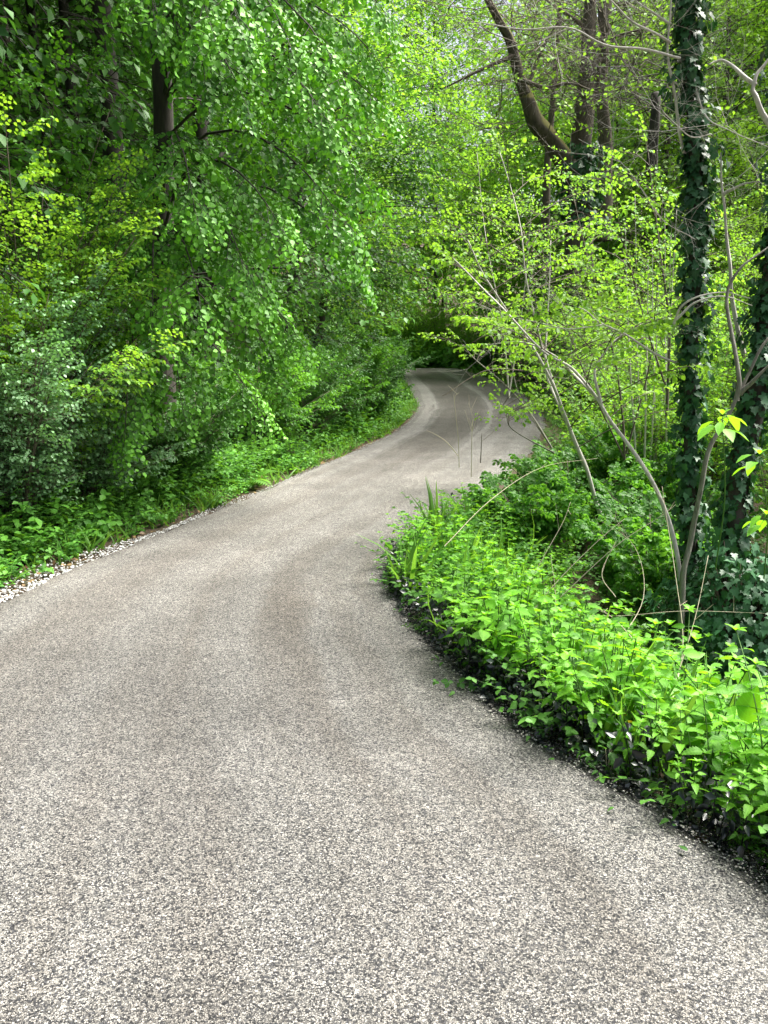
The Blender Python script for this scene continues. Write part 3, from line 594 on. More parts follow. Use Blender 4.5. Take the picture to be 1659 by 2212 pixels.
# --- right: mossy forked tree
YM = 18.0
def moss_build(lv, tw, rng, wood):
    limb = [at(*p) for p in [(1252, 470, 18), (1232, 380, 17.9), (1205, 325, 17.8), (1180, 290, 17.7), (1156, 262, 17.6), (1135, 205, 17.5), (1120, 160, 17.4), (1102, 90, 17.3), (1078, 45, 17.2), (1040, -30, 17)]]
    tube(wood, limb[:6], .25, .14, 9, 4, lump=.1); tube(wood, limb[5:], .13, .06, 8, 4, lump=.1)
    tube(wood, [at(1262, 240, 18), at(1290, 190, 18.1), at(1306, 120, 18), at(1300, 20, 18), at(1310, -60, 18)], .12, .07, 8, 4)
    for a in ([(1120, 170, 17.4), (1180, 190, 17), (1230, 180, 16.8), (1290, 200, 16.6)], [(1110, 120, 17.3), (1040, 150, 17), (960, 190, 16.8)], [(1262, 120, 18), (1330, 80, 17.5), (1400, 60, 17.2)], [(1265, 60, 18), (1210, 20, 17.8), (1150, -20, 17.5)], [(1135, 205, 17.5), (1170, 110, 17.6), (1210, 40, 17.4)]):
        tube(tw, [at(*p) for p in a], .05, .015, 5, 4)
    n = 90; O = np.array([tuple(at(rng.uniform(1080, 1420), rng.uniform(-20, 300), rng.uniform(16.5, 19))) for _ in range(n)]); X = rng.normal(0, 1, (n, 3))*[1, .7, .5]
    put(BARE, O, X, rng.uniform(1.0, 2.2, n), lv, tw, rng, tw=1.0)
    n = 60; O = np.array([tuple(at(rng.uniform(1060, 1460), rng.uniform(-20, 250), rng.uniform(16, 18.5))) for _ in range(n)]); put(SPARSE, O, rng.normal(0, 1, (n, 3))*[1, .7, .3], 1.6, lv, tw, rng)
def ivy_sheath(line, r0, r1, n, rng, lv, size=.065, thick=.05, azr=None, open_=.0):
    L = smooth_line(line, 8); m = len(L)-1
    t = rng.random(n); f = np.minimum(t*m, m-1e-3); i = f.astype(int); LP = np.array([tuple(p) for p in L]); P = LP[i]+(LP[i+1]-LP[i])*(f-i)[:, None]
    a = rng.random(n)*2*PI; keep = (np.sin(t*31+a)+.7*np.sin(t*77-a*2)+rng.normal(0, .5, n)) > -1.15; t, a, P = t[keep], a[keep], P[keep]; n = len(t); out = np.stack([np.cos(a), np.sin(a), 0*a], 1); R = (r0+(r1-r0)*t)*(1+.25*np.sin(t*37+a*2)+.15*np.sin(t*90)) + rng.random(n)**2*thick*(1+.6*np.sin(t*23+a)+.4*np.sin(t*61-a*2))
    P = P+out*R[:, None]; P[:, 2] += size*.5
    D = np.stack([rng.normal(0, .45, n), rng.normal(0, .45, n), -np.ones(n)*rng.uniform(.5, 1.2, n)], 1)+out*rng.uniform(.1, .75, n)[:, None]; N = out + np.stack([0*a, 0*a, rng.uniform(.2, 1.0, n)], 1) + rng.normal(0, .25, (n, 3))
    lv.add(P, nrm(D), nrm(N), size*rng.uniform(.55, 1.25, n), np.clip(rng.normal(.4, .25, n), 0, 1))
def ivy_part(line, r0, r1, n, seed, size, thick=.05):
    def f(t):
        rng = np.random.default_rng(seed); lv = Leaves(); ivy_sheath(line, r0, r1, n, rng, lv, size, thick); link('ivy', lv.mesh('ivy', M['ivy'], LEAFT['ivy']), t)
    return f
mtr = [at(1248, 600, 18), at(1250, 450, 18), at(1255, 330, 18), at(1264, 220, 18), at(1270, 100, 18), at(1275, 0, 18), at(1280, -80, 18)]
tree('mossy_tree', 'forked old tree with a thick mossy limb leaning up to the left', 'tree', mtr, .32, .06, 'yellow', 'simple', moss_build, bark='barkmoss', seed=81, lump=.1,
     extra=ivy_part([at(1250, 500, 17.95), at(1252, 400, 17.95), at(1258, 320, 17.95)], .36, .28, 1500, 5, .11, .12))
def twig_crown(pxr, rowr, Yr, n, nb):
    def b(lv, tw, rng, wood):
        for cnt, sp, sc in ((n, SPARSE, 1.6), (nb, BARE, 1.6)):
            if not cnt: continue
            O = np.array([tuple(at(rng.uniform(*pxr), rng.uniform(*rowr), rng.uniform(*Yr))) for _ in range(cnt)]); put(sp, O, rng.normal(0, 1, (cnt, 3))*[1, .7, .3], sc, lv, tw, rng)
    return b
tree('old_tree', 'second dark trunk standing close behind the mossy forked tree', 'tree', [at(1302, 520, 20), at(1306, 400, 20), at(1308, 300, 20), at(1300, 180, 20), at(1312, 0, 20), at(1320, -90, 20)], .2, .08, 'yellow', 'simple', twig_crown((1240, 1460), (-60, 220), (18.5, 21), 26, 40), bark='barkbrown', seed=82)
tree('old_tree', 'dark thin trunk left of the mossy forked tree, half hidden by leaves', 'tree', [at(1178, 520, 21), at(1180, 430, 21), at(1184, 330, 21), at(1200, 150, 21), at(1215, -60, 21)], .12, .05, 'bright', 'simple', twig_crown((1080, 1260), (-60, 220), (19.5, 22), 26, 25), bark='barkbrown', seed=83)
tree('old_tree', 'broken dark stump-like trunk between the mossy tree and the ivy trunk', 'tree', [at(1405, 380, 15), at(1412, 300, 15), at(1418, 230, 15), at(1414, 200, 15)], .10, .07, 'yellow', 'simple', twig_crown((1370, 1450), (120, 260), (14.5, 15.5), 5, 14), bark='bark', seed=84, lump=.2)

# --- right: hazel thicket with leaning stems
def stems_tree(name, label, stems, leafm, sprays, seed, r=.02, bark='barkpale', per=4, size=.5, start=.25, side=8, sidelen=.9, cat='sapling', group=None, tmpl='oval', foot=None):
    S = [[at(*p) for p in st] for st in stems]; rng = np.random.default_rng(seed)
    t = thing(name, label, cat, S[0][0], 0, group); lv = Leaves(); tw = Bag()
    for k, st in enumerate(S):
        wd = Bag(); rr = r*(1 if k == 0 else .7); tube(wd, st, rr, rr*.25, 8, 7, lump=.10, wob=rr*.14); link('trunk' if k == 0 else 'stem', wd.mesh('stem', M[bark], True), t)
        L = smooth_line(st, 6)
        for q in range(side):
            f = start+(1-start)*(q+rng.random())/side; o = L[int(f*(len(L)-1))]; a = rng.random()*2*PI; R = sidelen*rng.uniform(.5, 1.1)
            pts = [tuple(o), tuple(o+Vector((math.cos(a)*R*.5, math.sin(a)*R*.5, R*.3))), tuple(o+Vector((math.cos(a)*R, math.sin(a)*R, R*.45)))]
            dress([pts], sprays, lv, tw, rng, per, size, .25, rr*.35, leafscale=.56)
        if per: dress([[tuple(p) for p in st]], sprays, lv, tw, rng, per, size, start, 0, leafscale=.56)
    if tw.n: link('branches', tw.mesh('branches', M['twig']), t)
    if lv.count(): link('foliage', lv.mesh('foliage', M[leafm], LEAFT[tmpl]), t)
    return t
stems_tree('hazel_tree', 'leaning hazel with pale stem rising left from the understory below the far bend', [[(1300, 1120, 7.4), (1265, 1010, 7.3), (1230, 925, 7.2), (1190, 820, 7.1), (1130, 720, 7.0), (1060, 620, 6.9), (1010, 520, 6.8)], [(1262, 1005, 7.3), (1220, 900, 7.4), (1180, 780, 7.5), (1140, 620, 7.6), (1120, 470, 7.7), (1080, 330, 7.8)], [(1225, 915, 7.2), (1180, 800, 7.5), (1185, 650, 7.7), (1190, 520, 7.9)]],
           'yellow', SPARSE, 91, .021, per=4, size=.55, side=10, cat='tree')
stems_tree('hazel_tree', 'pale slender stem leaning far left in front of the ivy-covered trunk', [[(1478, 1330, 4.9), (1465, 1220, 4.95), (1440, 1110, 5.0), (1385, 1000, 5.1), (1330, 925, 5.2), (1290, 862, 5.3), (1240, 800, 5.4), (1170, 755, 5.5), (1070, 650, 5.7), (980, 560, 6.0)], [(1300, 875, 5.28), (1285, 800, 5.3), (1330, 735, 5.35), (1385, 700, 5.4)], [(1300, 870, 5.3), (1250, 820, 5.5), (1200, 770, 5.8), (1130, 740, 6.0), (1040, 745, 6.2)]],
           'yellow', SPARSE, 92, .017, per=3, size=.4, side=7, sidelen=.5, start=.45, cat='tree')
stems_tree('hazel_tree', 'young hazel with scattered yellow leaves in the middle of the right thicket', [[(1350, 1000, 9), (1340, 850, 9), (1310, 700, 9.1), (1270, 560, 9.2), (1240, 430, 9.3)], [(1352, 980, 9), (1400, 800, 9), (1420, 620, 9), (1430, 450, 9)], [(1348, 990, 9), (1260, 800, 9), (1200, 640, 9), (1130, 520, 9)]], 'bright', SPARSE, 93, .015, bark='barkbrown', per=4, size=.6, side=9, cat='tree')
stems_tree('hazel_tree', 'dark-stemmed hazel whose twigs reach out over the road at the bend', [[(1210, 1000, 9.5), (1150, 900, 9.6), (1090, 830, 9.7), (1030, 780, 9.8), (1000, 745, 9.9)], [(1200, 980, 9.5), (1120, 850, 9.8), (1090, 700, 10), (1040, 560, 10.2)], [(1200, 980, 9.5), (1110, 930, 9.3), (1095, 900, 9.2), (1085, 870, 9.2)]], 'yellow', SPARSE, 94, .013, bark='barkgrey', per=3, size=.5, side=7, sidelen=.5, start=.4, cat='tree')
stems_tree('hazel_tree', 'leafy hazel filling the space left of the ivy-covered trunk', [[(1440, 900, 8), (1445, 700, 8), (1420, 500, 8.1), (1400, 330, 8.2)], [(1442, 850, 8), (1380, 650, 8), (1330, 450, 8)]], 'bright', SPARSE, 95, .015, bark='barkbrown', per=4, size=.6, side=9, cat='tree')
stems_tree('hazel_tree', 'hazel rising through the pale gap above the road bend', [[(1100, 860, 12), (1085, 700, 12), (1050, 520, 12.2), (1030, 330, 12.4)], [(1100, 850, 12), (1130, 650, 12), (1150, 430, 12)]], 'bright', SPARSE, 96, .014, bark='barkpale', per=4, size=.7, side=9, sidelen=1.1, start=.45, cat='tree')
G = 'pale straight poles standing in the right thicket'
for k, (a, b_) in enumerate([(1392, 1400), (1404, 1425), (1418, 1408), (1428, 1450), (1375, 1350), (1440, 1436), (1410, 1462), (1385, 1372)]):
    Y = 9.6+.25*(k % 4); stems_tree('pole_sapling', 'thin pale pole in the right thicket beside the ivy-covered trunk', [[(a, 1010, Y), ((a*2+b_)/3, 880, Y), ((a+b_*2)/3, 740, Y), (b_, 560-20*k, Y)]], 'yellow', SPARSE, 110+k, .014, per=0, side=0, cat='sapling', group=G)
G = 'thin bushes filling the thicket below the mossy tree'
for k, (x, y, h, r, m_) in enumerate([(3.3, 10.6, 2.2, .8, 'bright'), (4.2, 12.6, 3.0, 1.2, 'bright'), (4.6, 11.2, 3.4, 1.4, 'bright'), (5.0, 15.6, 3.2, 1.4, 'bright'), (5.4, 14.5, 4.2, 1.7, 'bright'), (7.0, 13.2, 5.2, 1.8, 'yellow'), (6.2, 17.0, 3.0, 1.3, 'bright'), (6.4, 18.5, 4.5, 2, 'yellow'), (6.3, 9.8, 4.6, 1.5, 'yellow'), (4.7, 8.4, 3.2, 1.1, 'bright'), (5.6, 21, 3.4, 1.6, 'bright'), (8.6, 17, 7, 2.3, 'yellow'), (5.2, 7.2, 3.6, 1.0, 'yellow'), (9, 12, 6.5, 2, 'bright')]):
    shrub('thicket_bush', ['light green bush in the thicket between the far bend and the mossy tree', 'light green leafy bush behind the ivy-covered trunks'][x > 4.5], x, y, h, r, m_, FINE, 130+k, 'simple', 34, 5, .75, group=[G, 'leafy bushes behind the ivy-covered trunks'][x > 4.5], bark='barkbrown', zb=gz(x, y)-.1)

# --- right: ivy-clad trunks
def bare_limbs(tw, rng, lst, r=.008):
    for st in lst:
        k = 1.0
        if isinstance(st[0], (int, float)): k, st = st[0], st[1:]
        P = [at(*p) for p in st]; tube(tw, P, r*k, r*k*.3, 6, 5, wob=.006, rng=random)
        L = smooth_line(P, 5)
        n = 8; O = [tuple(L[int((.2+.75*rng.random())*(len(L)-1))]) for _ in range(n)]; put(BARE, O, rng.normal(0, 1, (n, 3))*[1, .6, .8], rng.uniform(.25, .6, n), Leaves(), tw, rng, tw=.5)
random.seed(4)
I1 = [at(1492, 1430, 5.2), at(1494, 1200, 5.2), at(1490, 1000, 5.2), at(1492, 800, 5.2), at(1502, 600, 5.2), at(1506, 450, 5.2), at(1498, 300, 5.2), at(1490, 150, 5.2), at(1480, 0, 5.2), at(1474, -150, 5.2), at(1470, -500, 5.3)]
def i1_build(lv, tw, rng, wood):
    bare_limbs(tw, rng, [[1.3, (1478, 330, 5.2), (1455, 200, 5.15), (1442, 90, 5.1), (1452, -10, 5.1), (1450, -120, 5.1)], [(1470, 125, 5.1), (1400, 108, 5.0), (1320, 100, 4.9), (1240, 65, 4.9), (1130, 60, 4.9), (1010, 50, 5.0)], [(1450, 92, 5.1), (1390, 60, 5.0), (1330, 15, 5.0), (1260, -50, 5.0)],
        [(1450, 50, 5.1), (1395, 20, 5.1), (1350, -30, 5.2)], [.7, (1500, 170, 5.15), (1530, 260, 5.0), (1590, 285, 4.9), (1680, 330, 4.9)], [.5, (1535, 290, 5.0), (1480, 290, 4.95), (1430, 232, 4.95), (1440, 200, 4.9)], [.4, (1500, 520, 5.1), (1420, 460, 5.0), (1340, 350, 5.0), (1250, 300, 5.1)], [.5, (1230, 65, 4.9), (1150, 90, 4.95), (1060, 110, 5.0), (1000, 90, 5.0)],
        [1.2, (1470, 790, 5.2), (1430, 770, 5.1), (1350, 725, 5.0), (1290, 690, 4.9), (1250, 665, 4.8)], [.6, (1300, 700, 4.9), (1240, 712, 4.9), (1180, 700, 5), (1120, 690, 5.1)]])
    blob(tuple(at(1480, -400, 5.3)), (1.6, 1.6, 1.0), 60, SPARSE, lv, tw, rng, .8)
tree('ivy_tree', 'tall straight trunk completely covered with dark ivy right of the bend', 'tree', I1, .042, .03, 'yellow', 'oval', i1_build, bark='bark', seed=101, twigm='barkpale',
     extra=ivy_part(I1[:10], .045, .03, 4200, 6, .054, .085))
I2 = [at(1572, 1330, 4.9), at(1580, 1180, 4.9), at(1592, 1050, 4.9), at(1625, 900, 4.9), at(1652, 750, 4.9), at(1675, 560, 4.9), at(1700, 300, 5.0), at(1710, 0, 5.1), at(1712, -300, 5.2)]
tree('ivy_tree', 'second ivy-covered trunk leaning out at the right picture edge', 'tree', I2, .07, .05, 'yellow', 'oval', lambda lv, tw, rng, wood: blob(tuple(at(1720, -500, 5.2)), (1.5, 1.5, 1.0), 50, SPARSE, lv, tw, rng, .8), bark='bark', seed=102,
     extra=ivy_part(I2, .05, .04, 3600, 8, .056, .10))
def ivy_mound(name, label, c, rad, n, seed, size=.052):
    rng = np.random.default_rng(seed); t = thing(name, label, 'ivy', c); lv = Leaves(); b = Bag()
    d = nrm(rng.normal(0, 1, (n, 3))); d[:, 2] = abs(d[:, 2]); k = 1+.16*np.sin(d[:, 0]*7+2)*np.sin(d[:, 1]*6)+.1*np.sin(d[:, 2]*11+d[:, 0]*5)
    P = d*np.array(rad)*(k*rng.uniform(.72, 1.04, n))[:, None]+np.array(c); D = nrm(d*[.6, .6, .2]+np.array([0, 0, -.8])+rng.normal(0, .35, (n, 3))); N = nrm(d+[0, 0, .5]+rng.normal(0, .3, (n, 3)))
    lv.add(P, D, N, size*rng.uniform(.5, 1.2, n), np.clip(rng.normal(.45, .25, n), 0, 1)); link('leaves', lv.mesh('leaves', M['ivy'], LEAFT['ivy']), t)
    q = rng.integers(0, n, n//6); segs(b, P[q]*.15+np.array(c)*.85, P[q], .004, .002); link('stems', b.mesh('stems', M['twig']), t)
ivy_mound('ivy_bush', 'heap of dark ivy around the foot of the ivy-covered trunks', at(1600, 1420, 4.7), (.48, .5, .72), 3600, 3)
ivy_mound('ivy_bush', 'low ivy patch spreading between the two ivy-covered trunks', at(1530, 1400, 5.3), (.4, .5, .5), 1500, 4)

stems_tree('bare_sapling', 'brown leafless stem curving up to the right in front of the ivy', [[(1466, 1420, 4.55), (1472, 1340, 4.55), (1476, 1240, 4.55), (1500, 1130, 4.55), (1530, 980, 4.5), (1588, 868, 4.5), (1640, 760, 4.5), (1690, 690, 4.5)], [(1598, 850, 4.5), (1630, 820, 4.45), (1665, 785, 4.4)], [(1592, 866, 4.5), (1595, 800, 4.5), (1570, 650, 4.6), (1600, 580, 4.6), (1680, 520, 4.6)]], 'yellow', SPARSE, 120, .022, bark='barkgrey', per=0, side=0, cat='tree')
stems_tree('dead_sapling', 'white-barked dead stem hanging between the two ivy-covered trunks', [[(1606, 765, 5.1), (1584, 665, 5.1), (1575, 560, 5.1), (1562, 430, 5.1), (1556, 330, 5.1)], [(1562, 420, 5.1), (1600, 400, 5.0), (1640, 390, 5.0)]], 'yellow', SPARSE, 121, .016, per=0, side=0, cat='branch')
stems_tree('pale_limb', 'thick whitish branch bending into the picture at the upper right edge', [[(1700, 330, 4.6), (1662, 270, 4.6), (1632, 210, 4.6), (1628, 180, 4.6), (1650, 140, 4.6), (1700, 90, 4.6)], [(1632, 185, 4.6), (1590, 150, 4.65), (1560, 130, 4.7), (1530, 140, 4.7)]], 'yellow', SPARSE, 122, .018, per=0, side=0, cat='branch')
G = 'thin bare branches arching in front of the ivy'
for k, st in enumerate([[(1456, 700, 4.9), (1470, 665, 4.85), (1510, 640, 4.8), (1570, 632, 4.8), (1620, 645, 4.8)], [(1462, 690, 4.8), (1500, 655, 4.75), (1560, 640, 4.7), (1625, 660, 4.7)]]):
    stems_tree('arching_branch', ['thin pale bare branch arching across the ivy trunk, upper of two', 'thin pale bare branch arching across the ivy trunk, lower of two'][k], [st], 'yellow', SPARSE, 123+k, .008, per=0, side=0, cat='branch')

# background trees: two kinds of crown, copied with their parts
def copy_tree(src, x, y, rz, s, label, group):
    r = src.copy(); C.objects.link(r); r.location = (x, y, gz(x, y)-.1); r.rotation_euler = (0, 0, rz); r.scale = (s, s, s*random.uniform(.9, 1.15)); r['label'] = label; r['group'] = group
    for ch in src.children:
        c = ch.copy(); C.objects.link(c); c.parent = r
protoA = crowned('woodland_tree', 'tall light green tree at the back right behind the thicket', 13, 30, 17, 8.8, (5, 5, 8.5), 620, 'bright', 141, group='tall light trees behind the right thicket', size=1.8, r=.2, hollow=.3)
protoB = crowned('woodland_tree', 'dark tree deep inside the wood left of the road', -9, 19, 15, 7.6, (4.6, 4.6, 6.8), 560, 'deep', 142, group='dark trees inside the wood left of the road', size=1.7, r=.2, hollow=.3)
protoC = crowned('woodland_tree', 'yellowish tree at the back right with airy crown', 11, 22, 15, 8.5, (4, 4, 7.5), 420, 'yellow', 143, group='airy yellowish trees behind the right thicket', size=1.5, r=.16, hollow=.3)
for x, y, s in [(9.5, 35, 1.05), (15, 38, 1.2), (20, 33, 1.1), (22, 42, 1.3), (12, 45, 1.2), (17, 24, .9)]: copy_tree(protoA, x, y, random.uniform(0, 6), s, 'tall light green tree at the back right behind the thicket', 'tall light trees behind the right thicket')
for x, y, s in [(-7, 24, 1.), (-10, 28, 1.1), (-7.5, 33, 1.1), (-12, 37, 1.2), (-13, 22, 1.1), (-8, 14.5, .85), (-11, 15, 1.), (-7, 7.5, .8), (-9, 1, .9), (-8, -6, .9), (-6.0, 3.0, .75), (-6.5, 11, .8), (-8.5, 18, 1.), (-6.2, 16.5, .9)]: copy_tree(protoB, x, y, random.uniform(0, 6), s, 'dark tree deep inside the wood left of the road', 'dark trees inside the wood left of the road')
for x, y, s in [(13.5, 17, .9), (10.5, 27, 1.), (16, 29, 1.1), (12.5, 9, .7)]: copy_tree(protoC, x, y, random.uniform(0, 6), s, 'yellowish tree at the back right with airy crown', 'airy yellowish trees behind the right thicket')

# far woodland: one mass
def woodland():
    rng = np.random.default_rng(9); lv = Leaves(); tw = Bag()
    for (x0, x1, y0, y1, n, size, zt) in ((-40, 55, 52, 62, 2300, 3.0, 30), (-60, 70, 64, 80, 2600, 4.4, 42)):
        k = 260; cx = rng.uniform(x0, x1, k); cyy = rng.uniform(y0, y1, k); cz = rng.uniform(0, zt, k); q = rng.integers(0, k, n)
        P = np.stack([cx[q]+rng.normal(0, 2.6, n), cyy[q]+rng.normal(0, 1.5, n), cz[q]+rng.normal(0, 1.8, n)+ground_z(cx[q], cyy[q])], 1); X = rng.normal(0, 1, (n, 3))*[1, 1, .2]+[0, -.7, 0]
        put(FINE, P, X, size*rng.uniform(.7, 1.2, n), lv, None, rng)
    for k in range(46):
        x, y = rng.uniform(-35, 50), rng.uniform(50, 66); segs(tw, [(x, y, gz(x, y)-.2)], [(x+rng.normal(0, 1), y, gz(x, y)+rng.uniform(7, 13))], .2, .12)
    o = tag(link('woodland', lv.mesh('woodland', M['bright'], LEAFT['simple'])), 'bright green mass of woodland on the rising ground far behind', 'woodland', kind='stuff')
    tag(link('woodland_trunks', tw.mesh('woodland_trunks', M['bark'])), 'dim trunks within the far woodland', 'woodland', kind='stuff')
woodland()

# ------------------------------------------------------------------ low plants
def mk_herb(seed, h=.3, stems=4, gap=.07, leaf=.05, out=.5):
    """a small leafy clump, z up"""
    r = np.random.default_rng(seed); P, D, N, S, T, A, B = [], [], [], [], [], [], []
    for k in range(stems):
        a = r.random()*2*PI; H = h*r.uniform(.5, 1.15); n = max(2, int(H/gap)); pr = np.zeros(3)
        for i in range(n):
            q = (i+1)/n; p = np.array([math.cos(a)*out*H*q**1.5, math.sin(a)*out*H*q**1.5, H*q*(1-.25*q)]); A.append(pr); B.append(p); pr = p
            for sgn in (0, 1, 2)[:2 + (r.random() < .5)]:
                b = a+sgn*PI*.67+r.uniform(-.5, .5)+i*1.3; P.append(p); D.append(nrm(np.array([math.cos(b), math.sin(b), r.uniform(-.35, .35)]))); N.append(nrm(np.array([0, 0, 1.])+r.normal(0, .3, 3))); S.append(leaf*r.uniform(.6, 1.2)*(1-.3*q)); T.append(np.clip(.15+.6*q+r.normal(0, .12), 0, 1))
    s = Spray(); s.P, s.D, s.N, s.S, s.T = [np.array(x) for x in (P, D, N, S, T)]; s.A, s.B, s.R = np.array(A), np.array(B), np.full(len(A), .0015); return s
def scatter_up(sprays, P, S, lv, bag, rng, tilt=.15):
    n = len(P); a = rng.random(n)*2*PI; Xv = np.stack([np.cos(a), np.sin(a), rng.normal(0, tilt, n)], 1)
    put(sprays, P, Xv, S, lv, bag, rng, roll=tilt)
HERB = [mk_herb(s, .28, 4, .06, .055) for s in range(61, 66)]
BRAM = [mk_herb(s, .55, 6, .06, .058, .8) for s in range(71, 76)]
def undergrowth():
    rng = np.random.default_rng(12)
    lv, tw = Leaves(), Bag(); n = 1500; y = 4.6+34*rng.random(n)**1.25; d = .06+.75*rng.random(n)**1.1; x = xL(y)-d-np.interp(y, [4, 7, 9, 14], [.16, .12, .04, 0])
    c = rng.integers(0, 60, n); big = rng.uniform(.5, 1.7, 60)[np.minimum((y*2.3).astype(int), 59)]; scatter_up(HERB, np.stack([x, y, ground_z(x, y)], 1), rng.uniform(.5, 1.2, n)*big*np.interp(d, [0, .7], [.5, 1.25]), lv, tw, rng, .3)
    n = 900; y = 11+28*rng.random(n); d = .05+2.2*rng.random(n)**1.3; x = xR(y)+d; scatter_up(BRAM, np.stack([x, y, ground_z(x, y)], 1), rng.uniform(.35, .8, n)*np.interp(d, [0, .8], [.5, 1.1]), lv, tw, rng, .3)
    n = 260; x = rng.uniform(-1.5, 6.5, n); y = 43.5+rng.random(n)*4; scatter_up(BRAM, np.stack([x, y, ground_z(x, y)], 1), rng.uniform(2, 4, n), lv, tw, rng, .3)
    link_o = tag(link('verge_plants', lv.mesh('verge_plants', M['verge'], LEAFT['oval'])), 'fresh green low plants along the left verge', 'verge plants', kind='stuff')
    lv2 = Leaves(); n = 1950; y = 5+36*rng.random(n)**1.2; x = xL(y)-.7-6.5*rng.random(n)**1.3; y[:450] = 6+7*rng.random(450); x[:450] = xL(y[:450])-.5-1.6*rng.random(450); scatter_up(BRAM, np.stack([x, y, ground_z(x, y)], 1), rng.uniform(.6, 1.3, n), lv2, tw, rng)
    tag(link('undergrowth', lv2.mesh('undergrowth', M['under'], LEAFT['simple'])), 'dark bramble undergrowth in the shade of the left wood', 'undergrowth', kind='stuff')
    lv3 = Leaves(); n = 1300; y = 3.4+24*rng.random(n)**1.2; x = xR(y)+.35+rng.random(n)**.8*np.interp(y, [3, 6, 12, 30], [2.2, 4, 8, 12]); scatter_up(BRAM, np.stack([x, y, ground_z(x, y)], 1), rng.uniform(.5, 1.15, n)*np.interp(y, [6, 8, 12, 20], [1, .8, .6, .5]), lv3, tw, rng)
    tag(link('undergrowth', lv3.mesh('undergrowth', M['under'], LEAFT['oval'])), 'tangled bramble undergrowth in the hollow right of the nettles', 'undergrowth', kind='stuff')
    tag(link('undergrowth_stems', tw.mesh('undergrowth_stems', M['stem'])), 'thin stems of the low plants on both sides of the road', 'undergrowth', kind='stuff')
    g = Leaves(); n = 2600; c = rng.integers(0, 230, n); cy_ = (4.8+26*rng.random(230)**1.4)[c]; y = cy_+rng.normal(0, .09, n); x = xL(y)-.05-(.55*rng.random(230)**1.5)[c]-np.abs(rng.normal(0, .05, n))-np.interp(y, [4, 7, 9], [.12, .1, .0]); g.add(np.stack([x, y, ground_z(x, y)], 1), nrm(rng.normal(0, .45, (n, 3))*[1, 1, 0]+[0, 0, .8]), nrm(rng.normal(0, 1, (n, 3))*[1, 1, .1]), rng.uniform(.07, .3, n), rng.random(n))
    tag(link('grass', g.mesh('grass', M['grass'], T_blade())), 'blades of grass along the left verge', 'grass', kind='stuff')
undergrowth()
def bed_weeds():
    rng = np.random.default_rng(34); lv, tw = Leaves(), Bag(); n = 150; y = 2.1+6*rng.random(n); x = xR(y)+.08+1.2*rng.random(n); scatter_up(BRAM, np.stack([x, y, ground_z(x, y)], 1), rng.uniform(.5, .95, n), lv, tw, rng, .3)
    g = Leaves(); n = 700; c = rng.integers(0, 45, n); y = (2.2+6*rng.random(45))[c]+rng.normal(0, .03, n); x = xR(y)+(.05+1.1*rng.random(45))[c]+rng.normal(0, .03, n); g.add(np.stack([x, y, ground_z(x, y)], 1), nrm(rng.normal(0, .3, (n, 3))*[1, 1, 0]+[0, 0, .9]), nrm(rng.normal(0, 1, (n, 3))*[1, 1, .1]), rng.uniform(.25, .6, n), rng.random(n))
    tag(link('bed_weeds', lv.mesh('bed_weeds', M['under'], LEAFT['oval'])), 'darker weeds mixed in among the nettles', 'weeds', kind='stuff')
    tag(link('bed_weed_stems', tw.mesh('bed_weed_stems', M['stem'])), 'stems of the darker weeds among the nettles', 'weeds', kind='stuff')
    tag(link('bed_grass', g.mesh('bed_grass', M['grass'], T_blade())), 'long grass blades rising through the nettles', 'grass', kind='stuff')
bed_weeds()
def edge_weeds():
    rng = np.random.default_rng(33); lv, tw = Leaves(), Bag(); n = 60; y = 2.1+4.6*rng.random(n); x = xR(y)+rng.uniform(-.05, .12, n)
    scatter_up(HERB, np.stack([x, y, np.where(x < xR(y), zR(y)+.01, ground_z(x, y))], 1), rng.uniform(.3, .75, n), lv, tw, rng, .5)
    n = 70; y = 2.0+5*rng.random(n); x = xR(y)-np.abs(rng.normal(.02, .09, n)); lv.add(np.stack([x, y, zR(y)+.034+0*x], 1), nrm(rng.normal(0, 1, (n, 3))*[1, 1, .05]), nrm(rng.normal(0, .2, (n, 3))+[0, 0, 1]), rng.uniform(.015, .04, n), rng.random(n))
    tag(link('edge_weeds', lv.mesh('edge_weeds', M['under'], LEAFT['nettle'])), 'small green weeds and fallen leaves straggling onto the right road edge', 'weeds', kind='stuff')
    tag(link('edge_weed_stems', tw.mesh('edge_weed_stems', M['stem'])), 'stems of the small weeds straggling onto the right road edge', 'weeds', kind='stuff')
edge_weeds()
G = 'bramble bushes right of the road between nettles and thicket'
for k, (x, y, h, r, lab) in enumerate([(1.45, 7.9, .6, .5, 'bramble bush beside the bare stalks at the right road edge'), (2.1, 8.8, .9, .7, 'dark bramble bush under the leaning hazel stem'), (2.9, 8.0, 1.2, .8, 'dark bramble bush in the hollow left of the ivy-covered trunk'), (2.5, 10.2, .95, .8, 'bramble bush below the right side of the far bend'), (3.7, 13.4, .75, .9, 'bramble bush on the right road edge by the far bend'), (3.2, 9.6, 1.6, .9, 'bramble bush at the foot of the pale poles'), (2.3, 6.6, 1.0, .6, 'shaded bramble bush behind the pale leaning stem')]):
    shrub('bramble_bush', lab, x, y, h, r, 'under', HAZEL, 160+k, 'oval', 34, 10, .36, leafscale=.72, group=G)

